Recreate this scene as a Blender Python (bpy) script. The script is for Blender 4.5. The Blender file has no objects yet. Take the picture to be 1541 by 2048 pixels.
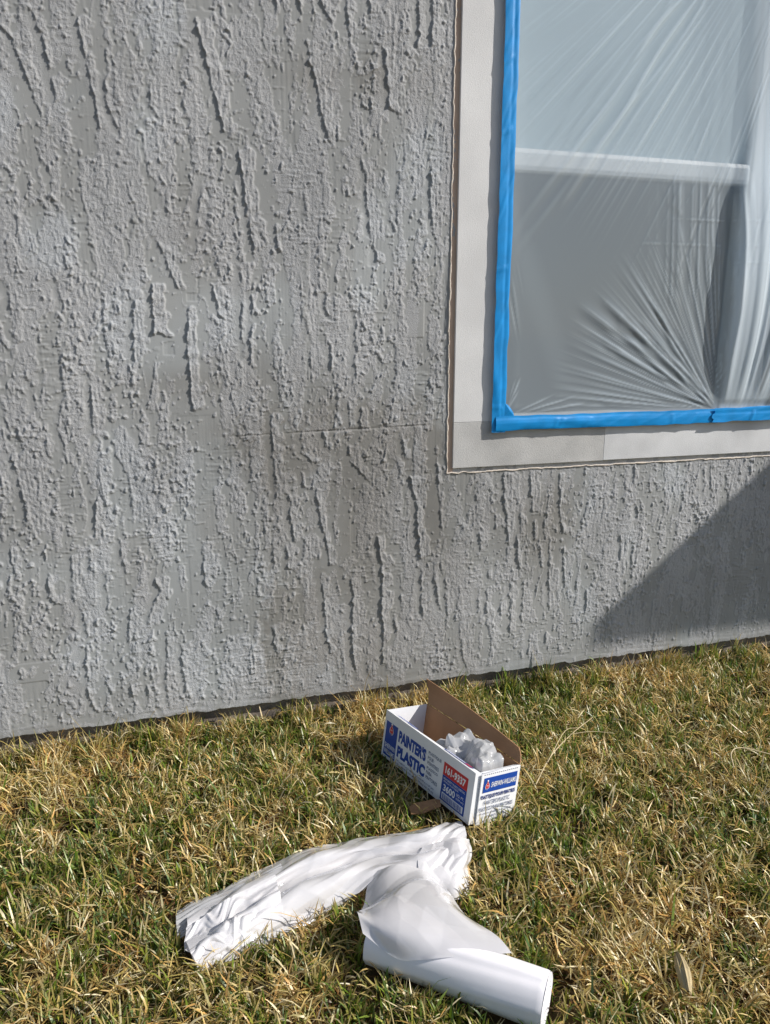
import bpy, math
import numpy as np
from mathutils import Matrix, Vector
R = math.radians
sc = bpy.context.scene
COL = sc.collection
rng = np.random.default_rng(7)

# ------------------------------------------------------------------ camera, sky, sun, exposure
cam_d = bpy.data.cameras.new('camera'); cam = bpy.data.objects.new('camera', cam_d); COL.objects.link(cam)
cam.location = (0.4687, -1.9837, 1.10)
cam.rotation_euler = (R(90 - 13.46), 0, R(-16.364))
cam_d.sensor_fit = 'VERTICAL'; cam_d.sensor_height = 24.0; cam_d.lens = 24.0 * 1500 / 2048
cam_d.clip_start = 0.02; cam_d.clip_end = 800
sc.camera = cam
SUN = Vector((1.0, -0.50, 0.80)).normalized()          # towards the sun
world = bpy.data.worlds.new('World'); sc.world = world; world.use_nodes = True
wn = world.node_tree.nodes; bg = wn['Background']
sky = wn.new('ShaderNodeTexSky'); sky.sky_type = 'NISHITA'; sky.sun_disc = False
sky.sun_elevation = math.asin(SUN.z); sky.sun_rotation = math.atan2(SUN.x, SUN.y)
sky.air_density = 1.0; sky.dust_density = 1.0
world.node_tree.links.new(sky.outputs[0], bg.inputs[0]); bg.inputs[1].default_value = 0.11
sun_d = bpy.data.lights.new('sun', 'SUN'); sun_d.energy = 5.0; sun_d.angle = R(0.53); sun_d.color = (1.0, 0.955, 0.89)
sun = bpy.data.objects.new('sun', sun_d); COL.objects.link(sun)
sun.rotation_euler = SUN.to_track_quat('Z', 'Y').to_euler()
sc.view_settings.view_transform = 'Standard'; sc.view_settings.look = 'None'
sc.view_settings.exposure = 0.0; sc.view_settings.gamma = 1.0
sc.render.engine = 'CYCLES'
sc.cycles.max_bounces = 8; sc.cycles.transparent_max_bounces = 16; sc.cycles.caustics_reflective = False

# ------------------------------------------------------------------ helpers
def tag(o, label=None, cat=None, group=None, kind=None):
    if label: o['label'] = label
    if cat: o['category'] = cat
    if group: o['group'] = group
    if kind: o['kind'] = kind
    return o
def empty(name, loc=(0, 0, 0), label=None, cat=None, **k):
    o = bpy.data.objects.new(name, None); COL.objects.link(o); o.location = loc; o.empty_display_size = .05
    return tag(o, label, cat, **k)
def link(name, me, mat, parent=None, smooth=False):
    o = bpy.data.objects.new(name, me); COL.objects.link(o)
    if mat: me.materials.append(mat)
    if smooth: me.polygons.foreach_set('use_smooth', np.ones(len(me.polygons), bool))
    if parent: o.parent = parent
    return o
def mesh(name, v, f):
    me = bpy.data.meshes.new(name); me.from_pydata([tuple(map(float, p)) for p in v], [], [tuple(map(int, q)) for q in f]); me.update(); return me
def fast_mesh(name, V, F):
    """V (n,3), F (m,k) same-size faces"""
    me = bpy.data.meshes.new(name); F = np.asarray(F, np.int32); m, k = F.shape
    me.vertices.add(len(V)); me.vertices.foreach_set('co', np.asarray(V, np.float32).ravel())
    me.loops.add(m * k); me.loops.foreach_set('vertex_index', F.ravel())
    me.polygons.add(m); me.polygons.foreach_set('loop_start', np.arange(0, m * k, k, dtype=np.int32))
    me.update(calc_edges=True); return me
def grid_faces(nu, nv, keep=None):
    i = np.arange(nu * nv).reshape(nv, nu)
    F = np.stack([i[:-1, :-1], i[:-1, 1:], i[1:, 1:], i[1:, :-1]], -1)
    return F[keep] if keep is not None else F.reshape(-1, 4)
def box_vf(x0, x1, y0, y1, z0, z1, b=0.0):
    """box; with b a chamfered one"""
    if b <= 0:
        v = [(x, y, z) for x in (x0, x1) for y in (y0, y1) for z in (z0, z1)]
        return v, [(0, 1, 3, 2), (4, 6, 7, 5), (0, 4, 5, 1), (2, 3, 7, 6), (0, 2, 6, 4), (1, 5, 7, 3)]
    import bmesh
    bm = bmesh.new(); bmesh.ops.create_cube(bm, size=1)
    for q in bm.verts: q.co = Vector(((x0 + x1) / 2 + q.co.x * (x1 - x0), (y0 + y1) / 2 + q.co.y * (y1 - y0), (z0 + z1) / 2 + q.co.z * (z1 - z0)))
    bmesh.ops.bevel(bm, geom=bm.edges[:], offset=b, segments=2, affect='EDGES', profile=.6)
    bm.verts.index_update()
    v = [tuple(q.co) for q in bm.verts]; f = [[q.index for q in p.verts] for p in bm.faces]; bm.free(); return v, f
def boxo(name, x0, x1, y0, y1, z0, z1, mat, parent=None, b=0.0):
    return link(name, mesh(name, *box_vf(x0, x1, y0, y1, z0, z1, b)), mat, parent)
def sstep(a, b, x):
    t = np.clip((x - a) / (b - a), 0, 1); return t * t * (3 - 2 * t)
def fnoise(nz, nx, dx, lx, lz, seed):
    """smooth random field, unit variance, correlation lengths lx, lz in metres"""
    r = np.random.default_rng(seed).standard_normal((nz, nx)).astype(np.float32)
    fx = np.fft.rfftfreq(nx, dx); fz = np.fft.fftfreq(nz, dx)
    k = np.exp(-2 * np.pi ** 2 * ((fx[None] * lx) ** 2 + (fz[:, None] * lz) ** 2) * .5)
    o = np.fft.irfft2(np.fft.rfft2(r) * k, s=(nz, nx)); return (o / o.std()).astype(np.float32)
def n1(x, seed, n=512):
    """1-D smooth periodic noise"""
    t = np.random.default_rng(seed).standard_normal(n); x = np.asarray(x, float); i = np.floor(x).astype(int); f = x - i; f = f * f * (3 - 2 * f)
    return t[i % n] * (1 - f) + t[(i + 1) % n] * f

# ------------------------------------------------------------------ materials
def mat(name):
    m = bpy.data.materials.new(name); m.use_nodes = True; nt = m.node_tree; return m, nt, nt.nodes, nt.links, nt.nodes['Principled BSDF']
def simple(name, col, rough=.6, bump=None, var=0.0, vscale=20, spec=.4, metal=0, coat=0):
    m, nt, N, L, P = mat(name); P.inputs['Base Color'].default_value = (*col, 1); P.inputs['Roughness'].default_value = rough
    P.inputs['Specular IOR Level'].default_value = spec; P.inputs['Metallic'].default_value = metal; P.inputs['Coat Weight'].default_value = coat
    tc = N.new('ShaderNodeTexCoord')
    if var:
        t = N.new('ShaderNodeTexNoise'); t.inputs['Scale'].default_value = vscale; t.inputs['Detail'].default_value = 6
        L.new(tc.outputs['Object'], t.inputs['Vector'])
        r = N.new('ShaderNodeMapRange'); r.inputs[1].default_value = .3; r.inputs[2].default_value = .7; r.inputs[3].default_value = 1 - var; r.inputs[4].default_value = 1 + var
        L.new(t.outputs['Fac'], r.inputs[0])
        x = N.new('ShaderNodeMix'); x.data_type = 'RGBA'; x.blend_type = 'MULTIPLY'; x.inputs[0].default_value = 1; x.inputs[6].default_value = (*col, 1)
        L.new(r.outputs[0], x.inputs[7]); L.new(x.outputs[2], P.inputs['Base Color'])
    if bump:
        t2 = N.new('ShaderNodeTexNoise'); t2.inputs['Scale'].default_value = bump[0]; t2.inputs['Detail'].default_value = 5
        L.new(tc.outputs['Object'], t2.inputs['Vector'])
        b = N.new('ShaderNodeBump'); b.inputs['Strength'].default_value = bump[1]; b.inputs['Distance'].default_value = bump[2]
        L.new(t2.outputs['Fac'], b.inputs['Height']); L.new(b.outputs[0], P.inputs['Normal'])
    return m

def stucco_mat():
    m, nt, N, L, P = mat('grey stucco')
    tc = N.new('ShaderNodeTexCoord')
    ar = N.new('ShaderNodeAttribute'); ar.attribute_name = 'rough'
    st = N.new('ShaderNodeAttribute'); st.attribute_name = 'stain'
    mx = N.new('ShaderNodeMix'); mx.data_type = 'RGBA'; mx.inputs[6].default_value = (.318, .324, .322, 1); mx.inputs[7].default_value = (.382, .386, .394, 1)
    L.new(ar.outputs['Fac'], mx.inputs[0])
    n = N.new('ShaderNodeTexNoise'); n.inputs['Scale'].default_value = 2.2; n.inputs['Detail'].default_value = 8; n.inputs['Roughness'].default_value = .65
    L.new(tc.outputs['Object'], n.inputs['Vector'])
    r = N.new('ShaderNodeMapRange'); r.inputs[1].default_value = .3; r.inputs[2].default_value = .7; r.inputs[3].default_value = .82; r.inputs[4].default_value = 1.15
    L.new(n.outputs['Fac'], r.inputs[0])
    m2 = N.new('ShaderNodeMix'); m2.data_type = 'RGBA'; m2.blend_type = 'MULTIPLY'; m2.inputs[0].default_value = 1
    L.new(mx.outputs[2], m2.inputs[6]); L.new(r.outputs[0], m2.inputs[7])
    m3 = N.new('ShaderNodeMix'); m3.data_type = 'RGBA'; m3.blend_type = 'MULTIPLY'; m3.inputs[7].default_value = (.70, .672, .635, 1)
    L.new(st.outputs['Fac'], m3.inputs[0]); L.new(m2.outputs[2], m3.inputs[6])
    pa = N.new('ShaderNodeAttribute'); pa.attribute_name = 'pale'; m4 = N.new('ShaderNodeMix'); m4.data_type = 'RGBA'; m4.blend_type = 'MULTIPLY'; m4.inputs[7].default_value = (1.09, 1.115, 1.135, 1)
    L.new(pa.outputs['Fac'], m4.inputs[0]); L.new(m3.outputs[2], m4.inputs[6]); L.new(m4.outputs[2], P.inputs['Base Color'])
    P.inputs['Roughness'].default_value = .85; P.inputs['Specular IOR Level'].default_value = .25
    g = N.new('ShaderNodeTexNoise'); g.inputs['Scale'].default_value = 420; g.inputs['Detail'].default_value = 3
    L.new(tc.outputs['Object'], g.inputs['Vector'])
    b = N.new('ShaderNodeBump'); b.inputs['Distance'].default_value = .0026
    sr = N.new('ShaderNodeMapRange'); sr.inputs[3].default_value = .12; sr.inputs[4].default_value = .62; L.new(ar.outputs['Fac'], sr.inputs[0]); L.new(sr.outputs[0], b.inputs['Strength'])
    L.new(g.outputs['Fac'], b.inputs['Height']); L.new(b.outputs[0], P.inputs['Normal'])
    return m

def two_sided(N, L, fr, ior):
    # a sheet has no inside: the same reflectance from both faces
    ge = N.new('ShaderNodeNewGeometry'); mr = N.new('ShaderNodeMapRange'); mr.inputs[3].default_value = ior; mr.inputs[4].default_value = 1 / ior
    L.new(ge.outputs['Backfacing'], mr.inputs[0]); L.new(mr.outputs[0], fr.inputs[0])
def film_mat(name, clear, white=(.86, .88, .9), rough=.22, trans=.45, wr=None, gloss=1.0, layers_glints=False):
    m, nt, N, L, P = mat(name); N.remove(P); out = N['Material Output']
    d = N.new('ShaderNodeBsdfDiffuse'); d.inputs[0].default_value = (*white, 1)
    t = N.new('ShaderNodeBsdfTranslucent'); t.inputs[0].default_value = (*white, 1)
    a = N.new('ShaderNodeMixShader'); a.inputs[0].default_value = trans; L.new(d.outputs[0], a.inputs[1]); L.new(t.outputs[0], a.inputs[2])
    tr = N.new('ShaderNodeBsdfTransparent'); tr.inputs[0].default_value = (.96, .97, .98, 1)
    b = N.new('ShaderNodeMixShader'); b.inputs[0].default_value = clear; L.new(a.outputs[0], b.inputs[1])
    if layers_glints:      # whiter where bunched film lies several deep, and along creases for painted glints
        la = N.new('ShaderNodeAttribute'); la.attribute_name = 'layers_glints'; lm = N.new('ShaderNodeMapRange'); lm.inputs[3].default_value = clear; lm.inputs[4].default_value = clear * .22
        L.new(la.outputs['Fac'], lm.inputs[0]); L.new(lm.outputs[0], b.inputs[0]); L.new(tr.outputs[0], b.inputs[2])
    g = N.new('ShaderNodeBsdfGlossy'); g.inputs['Roughness'].default_value = rough; g.inputs[0].default_value = (.95, .97, 1, 1)
    fr = N.new('ShaderNodeFresnel'); two_sided(N, L, fr, 1.48)
    gm = N.new('ShaderNodeMath'); gm.operation = 'MULTIPLY'; gm.inputs[1].default_value = gloss; L.new(fr.outputs[0], gm.inputs[0])
    c = N.new('ShaderNodeMixShader'); L.new(gm.outputs[0], c.inputs[0]); L.new(b.outputs[0], c.inputs[1]); L.new(g.outputs[0], c.inputs[2])
    if wr:
        tc = N.new('ShaderNodeTexCoord'); mp = N.new('ShaderNodeMapping'); mp.inputs['Scale'].default_value = wr[0]
        L.new(tc.outputs['Object'], mp.inputs[0]); n = N.new('ShaderNodeTexNoise'); n.noise_type = 'RIDGED_MULTIFRACTAL'; n.inputs['Scale'].default_value = 1; n.inputs['Detail'].default_value = 2; n.inputs['Distortion'].default_value = .6
        L.new(mp.outputs[0], n.inputs['Vector']); bu = N.new('ShaderNodeBump'); bu.inputs['Strength'].default_value = wr[1]; bu.inputs['Distance'].default_value = wr[2]
        L.new(n.outputs['Fac'], bu.inputs['Height'])
        for q in (d, t, g, fr): L.new(bu.outputs[0], q.inputs['Normal'])
    L.new(c.outputs[0], out.inputs['Surface']); return m

M = {}
M['stucco'] = stucco_mat()
M['foundation'] = simple('damp concrete', (.22, .185, .155), .9, (90, .6, .004), .35, 14)
M['trim_white'] = simple('primed plaster trim', (.72, .717, .715), .8, (520, .45, .002), .10, 5)
M['trim_grey'] = simple('bare grey plaster trim', (.50, .495, .485), .85, (480, .6, .002), .14, 9)
M['trim_pale'] = simple('pale plaster trim', (.66, .665, .675), .85, (520, .45, .002), .16, 6)
M['tan'] = simple('tan backing', (.58, .43, .33), .8, (200, .4, .001), .12, 12)
M['cream'] = simple('cream caulk', (.66, .58, .50), .7, (250, .5, .002), .1, 20)
M['vinyl'] = simple('white vinyl', (.70, .72, .73), .4, None, .03, 6)
M['blind'] = simple('pale blue blind', (.46, .54, .58), .7, None, .04, 4)
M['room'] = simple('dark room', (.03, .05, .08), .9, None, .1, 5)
M['roof'] = simple('painted boards', (.5, .5, .48), .7, None, .1, 5)
M['tape'] = simple('blue tape', (.003, .275, .69), .45, (700, .35, .0008), .12, 26, .4)
M['film'] = film_mat('thin plastic film', .64, (.80, .91, 1.0), .20, .30, None, .6, True)
M['white_film'] = film_mat('white plastic film', .08, (.96, .945, .965), .15, .30, None, 1.3)
M['sheet_film'] = film_mat('single sheet of white film', .13, (.96, .945, .965), .15, .34, None, 1.3)
M['clear_film'] = film_mat('crumpled clear film', .34, (.97, .975, .99), .12, .42, None, 1.5)
M['roll'] = simple('wound plastic film', (.90, .875, .90), .5, (30, .06, .002), .03, 14, .25)
M['core'] = simple('cardboard core', (.42, .30, .19), .9, (200, .3, .001), .1, 30)
M['card_white'] = simple('white coated cardboard', (.80, .81, .84), .45, (60, .08, .002), .03, 9)
M['card_brown'] = simple('brown cardboard', (.36, .20, .105), .85, (140, .25, .001), .10, 16)
M['print_blue'] = simple('printed blue', (.012, .062, .33), .45, None, .04, 30)
M['print_navy'] = simple('printed navy', (.018, .04, .17), .5, None, .05, 40)
M['print_grey'] = simple('printed grey blue', (.13, .16, .25), .5, None, .05, 40)
M['print_red'] = simple('printed red', (.56, .035, .045), .45, None, .04, 30)
M['print_white'] = simple('printed white', (.82, .83, .85), .45, None, .02, 30)
# ------------------------------------------------------------------ ground
def lawn_ground():
    m, nt, N, L, P = mat('thatch and soil')
    tc = N.new('ShaderNodeTexCoord')
    n = N.new('ShaderNodeTexNoise'); n.inputs['Scale'].default_value = 9; n.inputs['Detail'].default_value = 10; n.inputs['Roughness'].default_value = .7
    L.new(tc.outputs['Object'], n.inputs['Vector'])
    r = N.new('ShaderNodeValToRGB'); e = r.color_ramp.elements
    e[0].position = .34; e[0].color = (.03, .02, .01, 1); e[1].position = .66; e[1].color = (.17, .115, .05, 1)
    L.new(n.outputs['Fac'], r.inputs[0]); L.new(r.outputs[0], P.inputs['Base Color']); P.inputs['Roughness'].default_value = .95
    xs = np.concatenate([[-150, -40, -12, -5], np.linspace(-2.5, 5.5, 90), [9, 16, 45, 150]]); ys = np.concatenate([[-150, -40, -14, -6], np.linspace(-3.5, .1, 50), [.6, 12, 45, 150]])
    X, Y = np.meshgrid(xs, ys); Z = -.012 + .008 * np.sin(X * 5 + np.cos(Y * 4)) * np.sin(Y * 6.1 + X)
    Z[(np.abs(X - 1) > 5) | (Y < -5) | (Y > .3)] = -.012
    o = link('lawn', fast_mesh('lawn', np.stack([X, Y, Z], -1).reshape(-1, 3), grid_faces(len(xs), len(ys))), m, None, True)
    tag(o, kind='structure', label='dry half dormant lawn in front of the stucco wall'); return o
lawn_ground()

# ------------------------------------------------------------------ the house: stucco wall with hand-trowelled relief
house = empty('house', (0, 0, 0), 'grey stucco house wall with trowelled ridges and a plaster window surround', 'house')
TX, TZ = 1.250, 0.722           # outer corner of the window surround
STROKES = """0.339 1.78 0.37 1.559|0.037|4.5
0.595 1.806 0.651 1.561|0.051|5
0.183 1.745 0.203 1.725 0.222 1.66 0.253 1.564|0.025|4
0.251 1.777 0.268 1.722 0.278 1.655 0.281 1.603|0.012|3.5
0.396 1.721 0.393 1.661 0.389 1.604 0.413 1.545|0.015|3.5
0.434 1.754 0.45 1.709 0.452 1.657|0.019|2.5
0.486 1.655 0.486 1.608 0.504 1.582|0.039|3
0.318 1.481 0.319 1.4 0.332 1.34 0.342 1.239|0.043|2.5
0.682 1.529 0.702 1.339|0.046|5
0.6 1.471 0.58 1.386 0.571 1.286|0.009|3
0.492 1.433 0.511 1.365|0.017|3
0.444 1.38 0.436 1.318|0.028|2.5
0.462 1.562 0.464 1.513|0.034|2.5
0.476 1.323 0.493 1.279 0.519 1.209|0.017|3
0.126 1.22 0.141 1.185|0.011|3
0.675 1.291 0.671 1.093 0.675 1.034|0.027|4
0.701 1.193 0.698 1.119 0.688 1.016|0.010|5
0.849 1.304 0.846 1.173 0.846 1.082 0.848 0.973|0.032|2.5
0.607 1.222 0.607 1.17 0.622 1.135|0.027|3
0.969 1.151 0.969 1.073 0.968 0.98|0.016|3
1.085 1.179 1.087 1.101|0.042|2.5
1.026 1.309 1.023 1.273|0.014|3
0.737 0.89 0.739 0.805 0.746 0.709 0.746 0.659|0.033|4
0.949 0.928 0.951 0.85|0.031|3
0.984 0.898 0.98 0.805|0.025|4
1.012 0.794 1.015 0.684|0.036|2.5
0.819 0.845 0.818 0.787 0.846 0.757|0.027|3
0.876 0.839 0.881 0.799|0.014|5
0.905 1.064 0.901 0.999|0.011|4
0.891 1.196 0.888 1.159 0.902 1.137|0.020|3
1.094 0.835 1.1 0.765|0.018|3
1.141 0.814 1.138 0.779|0.012|3
0.782 1.859 0.785 1.832|0.024|5
0.865 1.868 0.872 1.844|0.012|4
0.889 1.87 0.903 1.844 0.918 1.823|0.018|4
0.955 1.878 0.957 1.821 0.962 1.803|0.031|5
1.011 1.884 1.015 1.856|0.038|5
1.137 1.897 1.138 1.795|0.020|5
1.173 1.901 1.173 1.8|0.033|5
0.853 1.78 0.872 1.692 0.898 1.568|0.034|4.5
1.051 1.786 1.058 1.708 1.062 1.642|0.039|5
1.108 1.699 1.113 1.598 1.123 1.547 1.124 1.443|0.040|2.5
1.181 1.688 1.184 1.547|0.016|2.5
0.987 1.53 0.999 1.479 1.002 1.384 1.013 1.338|0.042|3.5
1.174 1.512 1.175 1.419 1.182 1.355|0.030|5
1.088 1.494 1.082 1.395|0.013|3
1.063 1.44 1.063 1.387 1.08 1.352|0.013|3
0.843 1.423 0.842 1.371|0.013|3
1.027 1.314 1.025 1.284|0.034|4
0.702 1.352 0.711 1.305|0.012|4
0.767 1.361 0.769 1.309|0.010|4
0.855 0.683 0.862 0.604 0.877 0.539 0.89 0.461|0.028|4
0.779 0.67 0.783 0.591 0.794 0.533|0.030|4
0.821 0.548 0.817 0.486|0.045|3
0.729 0.52 0.73 0.462|0.019|4
0.768 0.531 0.773 0.463|0.028|4
0.815 0.728 0.822 0.689|0.016|5
0.864 0.435 0.87 0.357 0.876 0.26 0.886 0.197|0.026|4
0.952 0.414 0.954 0.338 0.949 0.252 0.958 0.137|0.024|5
1.027 0.537 1.038 0.467 1.043 0.387 1.038 0.315 1.046 0.241 1.043 0.142|0.037|6
1.121 0.704 1.143 0.634 1.152 0.518 1.154 0.457|0.042|6
1.205 0.744 1.215 0.606 1.221 0.522|0.018|3.5
1.201 0.404 1.215 0.32 1.23 0.278|0.028|5
1.159 0.423 1.164 0.286|0.012|4
1.098 0.381 1.098 0.308|0.022|4
1.076 0.295 1.083 0.241|0.012|4
1.286 0.248 1.298 0.134 1.318 0.08|0.049|3
1.236 0.487 1.24 0.284|0.047|2
0.72 0.303 0.73 0.217|0.039|4
0.861 0.756 0.861 0.718|0.056|3
0.879 0.836 0.881 0.806|0.014|4
0.948 0.799 0.952 0.756 0.978 0.724 1.014 0.691|0.042|3
1.101 0.81 1.109 0.753|0.029|5
1. 0.167 0.996 0.118 1.012 0.092|0.038|4
1.055 0.2 1.055 0.115|0.086|2.5
1.597 0.689 1.606 0.555 1.621 0.505|0.024|4
1.824 0.475 1.828 0.399|0.022|5
1.871 0.448 1.872 0.395|0.018|5
1.964 0.707 1.981 0.534|0.037|2.5
2.14 0.685 2.153 0.579|0.019|3
2.114 0.677 2.126 0.578|0.011|3
1.856 0.707 1.856 0.639|0.014|4
1.748 0.523 1.754 0.448|0.039|2
1.714 0.31 1.716 0.237|0.014|4
1.626 0.449 1.634 0.323|0.014|4
1.683 0.706 1.686 0.639|0.014|3
1.678 0.343 1.68 0.313|0.018|5
1.966 0.25 1.964 0.151|0.039|3
1.873 0.569 1.884 0.528|0.015|5
0.125 0.698 0.124 0.645 0.144 0.607|0.068|2.5
0.287 0.68 0.278 0.596|0.021|5
0.084 0.598 0.077 0.535|0.009|3
0.163 0.578 0.157 0.541|0.009|4
0.163 0.506 0.154 0.441 0.171 0.421|0.023|4
0.218 0.553 0.214 0.435|0.077|3
0.261 0.536 0.26 0.497|0.012|5
0.34 0.577 0.336 0.535 0.346 0.489|0.012|4
0.418 0.468 0.427 0.431 0.409 0.396 0.388 0.339|0.038|4
0.347 0.381 0.337 0.318|0.038|3.5
0.54 0.552 0.546 0.429|0.046|4
0.231 0.298 0.225 0.158 0.243 0.109|0.022|4.5
0.228 0.415 0.239 0.32|0.012|3
0.436 0.296 0.427 0.178 0.427 0.1|0.032|3
0.467 0.278 0.476 0.187 0.477 0.132|0.037|4
0.268 0.205 0.284 0.156|0.012|4
0.332 0.177 0.339 0.114|0.026|5
0.375 0.162 0.378 0.112|0.013|4
0.295 0.485 0.291 0.391|0.007|3
0.179 0.208 0.176 0.184|0.012|3
0.067 0.252 0.067 0.228|0.059|3
0.414 1.179 0.41 1.111 0.404 1.023|0.032|4.5
0.462 1.213 0.46 1.156 0.459 1.093|0.047|6
0.543 1.16 0.536 1.085 0.536 0.978 0.536 0.908|0.030|5.5
0.604 1.209 0.617 1.15|0.031|4
0.138 1.215 0.142 1.186 0.14 1.14|0.011|3
0.247 1.217 0.254 1.147|0.009|3
0.26 1.086 0.258 1.031|0.011|2
0.298 1.003 0.302 0.953 0.301 0.903 0.293 0.85|0.032|4
0.239 1.018 0.236 0.98|0.020|3
0.239 0.962 0.23 0.931 0.218 0.878 0.224 0.831 0.23 0.79|0.023|3
0.342 0.87 0.344 0.8 0.371 0.753 0.373 0.63|0.053|2.5
0.453 1.03 0.449 0.993 0.429 0.914|0.030|3
0.096 0.951 0.105 0.881|0.065|3
0.107 0.817 0.114 0.753 0.124 0.689 0.124 0.647|0.067|3.5
0.402 0.871 0.408 0.827|0.024|3
0.195 1.004 0.185 0.932|0.017|3
0.17 0.985 0.171 0.914|0.011|3
0.29 0.69 0.282 0.636|0.017|4
1.412 0.697 1.418 0.612 1.428 0.561 1.437 0.486|0.045|5
1.474 0.571 1.474 0.499|0.020|3.5
1.467 0.5 1.469 0.432 1.479 0.394|0.025|5
1.499 0.699 1.506 0.628 1.514 0.571|0.036|4
1.341 0.526 1.346 0.464|0.023|4.5
1.523 0.555 1.523 0.495|0.017|4
1.557 0.549 1.557 0.483|0.020|3.5
1.448 0.36 1.453 0.249 1.455 0.199|0.034|3.5
1.496 0.359 1.493 0.223|0.043|3
1.578 0.388 1.585 0.261|0.038|3.5
1.345 0.348 1.344 0.268|0.020|4
1.373 0.345 1.372 0.264|0.033|3.5
1.417 0.3 1.421 0.256|0.024|4
1.523 0.188 1.525 0.079|0.044|3
1.582 0.178 1.578 0.136|0.032|4
1.374 0.407 1.378 0.37|0.023|4
1.547 0.45 1.551 0.397|0.014|4
1.576 0.478 1.581 0.395|0.014|3
1.238 0.396 1.243 0.279|0.013|3
1.328 0.638 1.334 0.607|0.040|4
1.391 0.573 1.395 0.539|0.036|4"""
def stucco():
    dx = .0022; x0, z0 = -.25, .065
    nx = int(round(2.86 / dx)) + 1; nz = int(round(1.99 / dx)) + 1
    x = x0 + np.arange(nx) * dx; z = z0 + np.arange(nz) * dx; X, Z = np.meshgrid(x, z); X = X.astype(np.float32); Z = Z.astype(np.float32)
    fn = lambda lx, lz, s: fnoise(nz, nx, dx, lx, lz, s)
    med = fn(.006, .010, 2); fine = fn(.0036, .0046, 3); grain = fn(.0020, .0023, 4); low = fn(.13, .16, 5); comb = fn(.0020, .014, 8)
    dens = fn(.10, .13, 6)
    # flat trowelled plates alternating with sandy mortar left proud of them; the edges crumble
    F = fn(.022, .090, 1) + .30 * low + .22 * med + .22 * fine + .08 * grain
    rough = sstep(.02, .16, F)
    H = .0008 * rough * (1 + .35 * sstep(-1, 1, med))
    F2 = fn(.009, .050, 11) + .30 * med + .30 * fine
    r2 = sstep(.85, .97, F2); H += .0011 * r2 + .0006 * np.exp(-((F2 - .98) / .08) ** 2)
    # thin upright ridges where the trowel edge dragged
    rd = np.abs(fn(.012, .075, 13) + .05 * fine); rr = (1 - sstep(.03, .10, rd)) * sstep(.1, .7, fn(.03, .06, 14)); H += .0020 * rr * (.6 + .4 * sstep(-1, 1, med)); rough = np.maximum(rough, rr)
    rough = np.maximum(rough, r2)
    # crumbs, gathered in drifts
    dr = sstep(.1, 1.2, dens)
    C = fn(.0040, .0064, 21) + .3 * fine; cl = sstep(1.95, 2.2, C + 1.3 * dr - .40); H += .0023 * cl * (.6 + .4 * sstep(-1, 1, med))
    dr3 = sstep(.2, 1.2, fn(.12, .10, 24)); C3 = fn(.008, .0026, 22) + .35 * fine; c3 = sstep(1.35, 1.65, C3 + .9 * dr3 - .55); H += .0012 * c3
    C4 = fn(.0026, .0034, 23); c4 = sstep(2.25, 2.6, C4 + .6 * dr); H += .0016 * c4
    rough = np.maximum(rough, np.maximum(cl, c4))
    H += (.00010 * fine + .00027 * grain + .00016 * comb) * (.12 + .88 * rough)
    H += .00012 * fn(.0020, .05, 30) * (1 - rough) + .0008 * fn(.10, .16, 31)
    # brushed patches
    hb = sstep(.9, 1.4, fn(.05, .05, 40)); H += .00030 * hb * fn(.014, .0022, 41)
    # trowel strokes laid by hand: a sharp raised left edge, rough mortar to the right of it
    for si, l in enumerate(STROKES.split('\n')):
        p, w, h = l.split('|'); p = np.array(list(map(float, p.split()))).reshape(-1, 2); w = float(w); h = float(h) * .00106
        p = p[np.argsort(p[:, 1])]; za, zb = p[0, 1], p[-1, 1]
        ia = max(0, int((za - .012 - z0) / dx)); ib = min(nz, int((zb + .012 - z0) / dx) + 2)
        xa = p[:, 0].min() - .03; xb = p[:, 0].max() + w + .03; ja = max(0, int((xa - x0) / dx)); jb = min(nx, int((xb - x0) / dx) + 2)
        if ib <= ia or jb <= ja: continue
        s = (slice(ia, ib), slice(ja, jb)); Zs, Xs = Z[s], X[s]
        zc = z[ia:ib]; xe = np.interp(zc, p[:, 1], p[:, 0]) + .0016 * n1(zc * 60, 100 + si) + .0008 * n1(zc * 260, 300 + si)
        d = Xs - xe[:, None].astype(np.float32)
        we = w * (.75 + .30 * n1(zc * 35, 500 + si) * .6)[:, None] + .005 * med[s]
        end = sstep(-.004, .003, Zs - za + .004 * med[s]) * sstep(-.004, .003, zb - Zs + .004 * med[s])
        body = sstep(-.0012, .0016, d + .0009 * fine[s]) * (1 - sstep(-.002, .003, d - we)) * end
        prof = h * (.40 + .60 * np.exp(-np.maximum(d, 0) / .0032)) * (1 + .22 * n1(zc * 60, 700 + si)[:, None])
        tr = np.exp(-((d + .009) / .011) ** 2) * end * (d < .001)      # scraped clean just left of the edge
        Hs = H[s] * (1 - .85 * tr * (h > .0030))
        H[s] = np.maximum(Hs * (1 - .35 * body), (prof + .00036 * grain[s] + .0002 * fine[s] + .0004 * comb[s] ) * body + .25 * Hs * body)
        rough[s] = np.maximum(rough[s] * (1 - .7 * tr), body)
    # cold joint, smooth margins along the surround and the bottom edge
    jz = .835 + (X - .59) * .022
    H -= .0026 * np.exp(-((Z - jz) / .0020) ** 2) * sstep(.55, .75, X) * (X < 1.25) * (.6 + .4 * fn(.03, .03, 50))  # seam
    m = np.minimum(sstep(.012, .045, Z - .065 + .006 * med) * .85 + .15, 1)
    H = H * m + .0004 * (1 - m) * fn(.03, .004, 51)
    edge = np.maximum(sstep(TX - .030, TX - .020, X + .002 * med) * (Z > TZ - .02), sstep(TZ - .022, TZ - .012, Z + .002 * med) * (X > TX - .02))
    H = H * (1 - .85 * edge) + .0012 * edge
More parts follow.
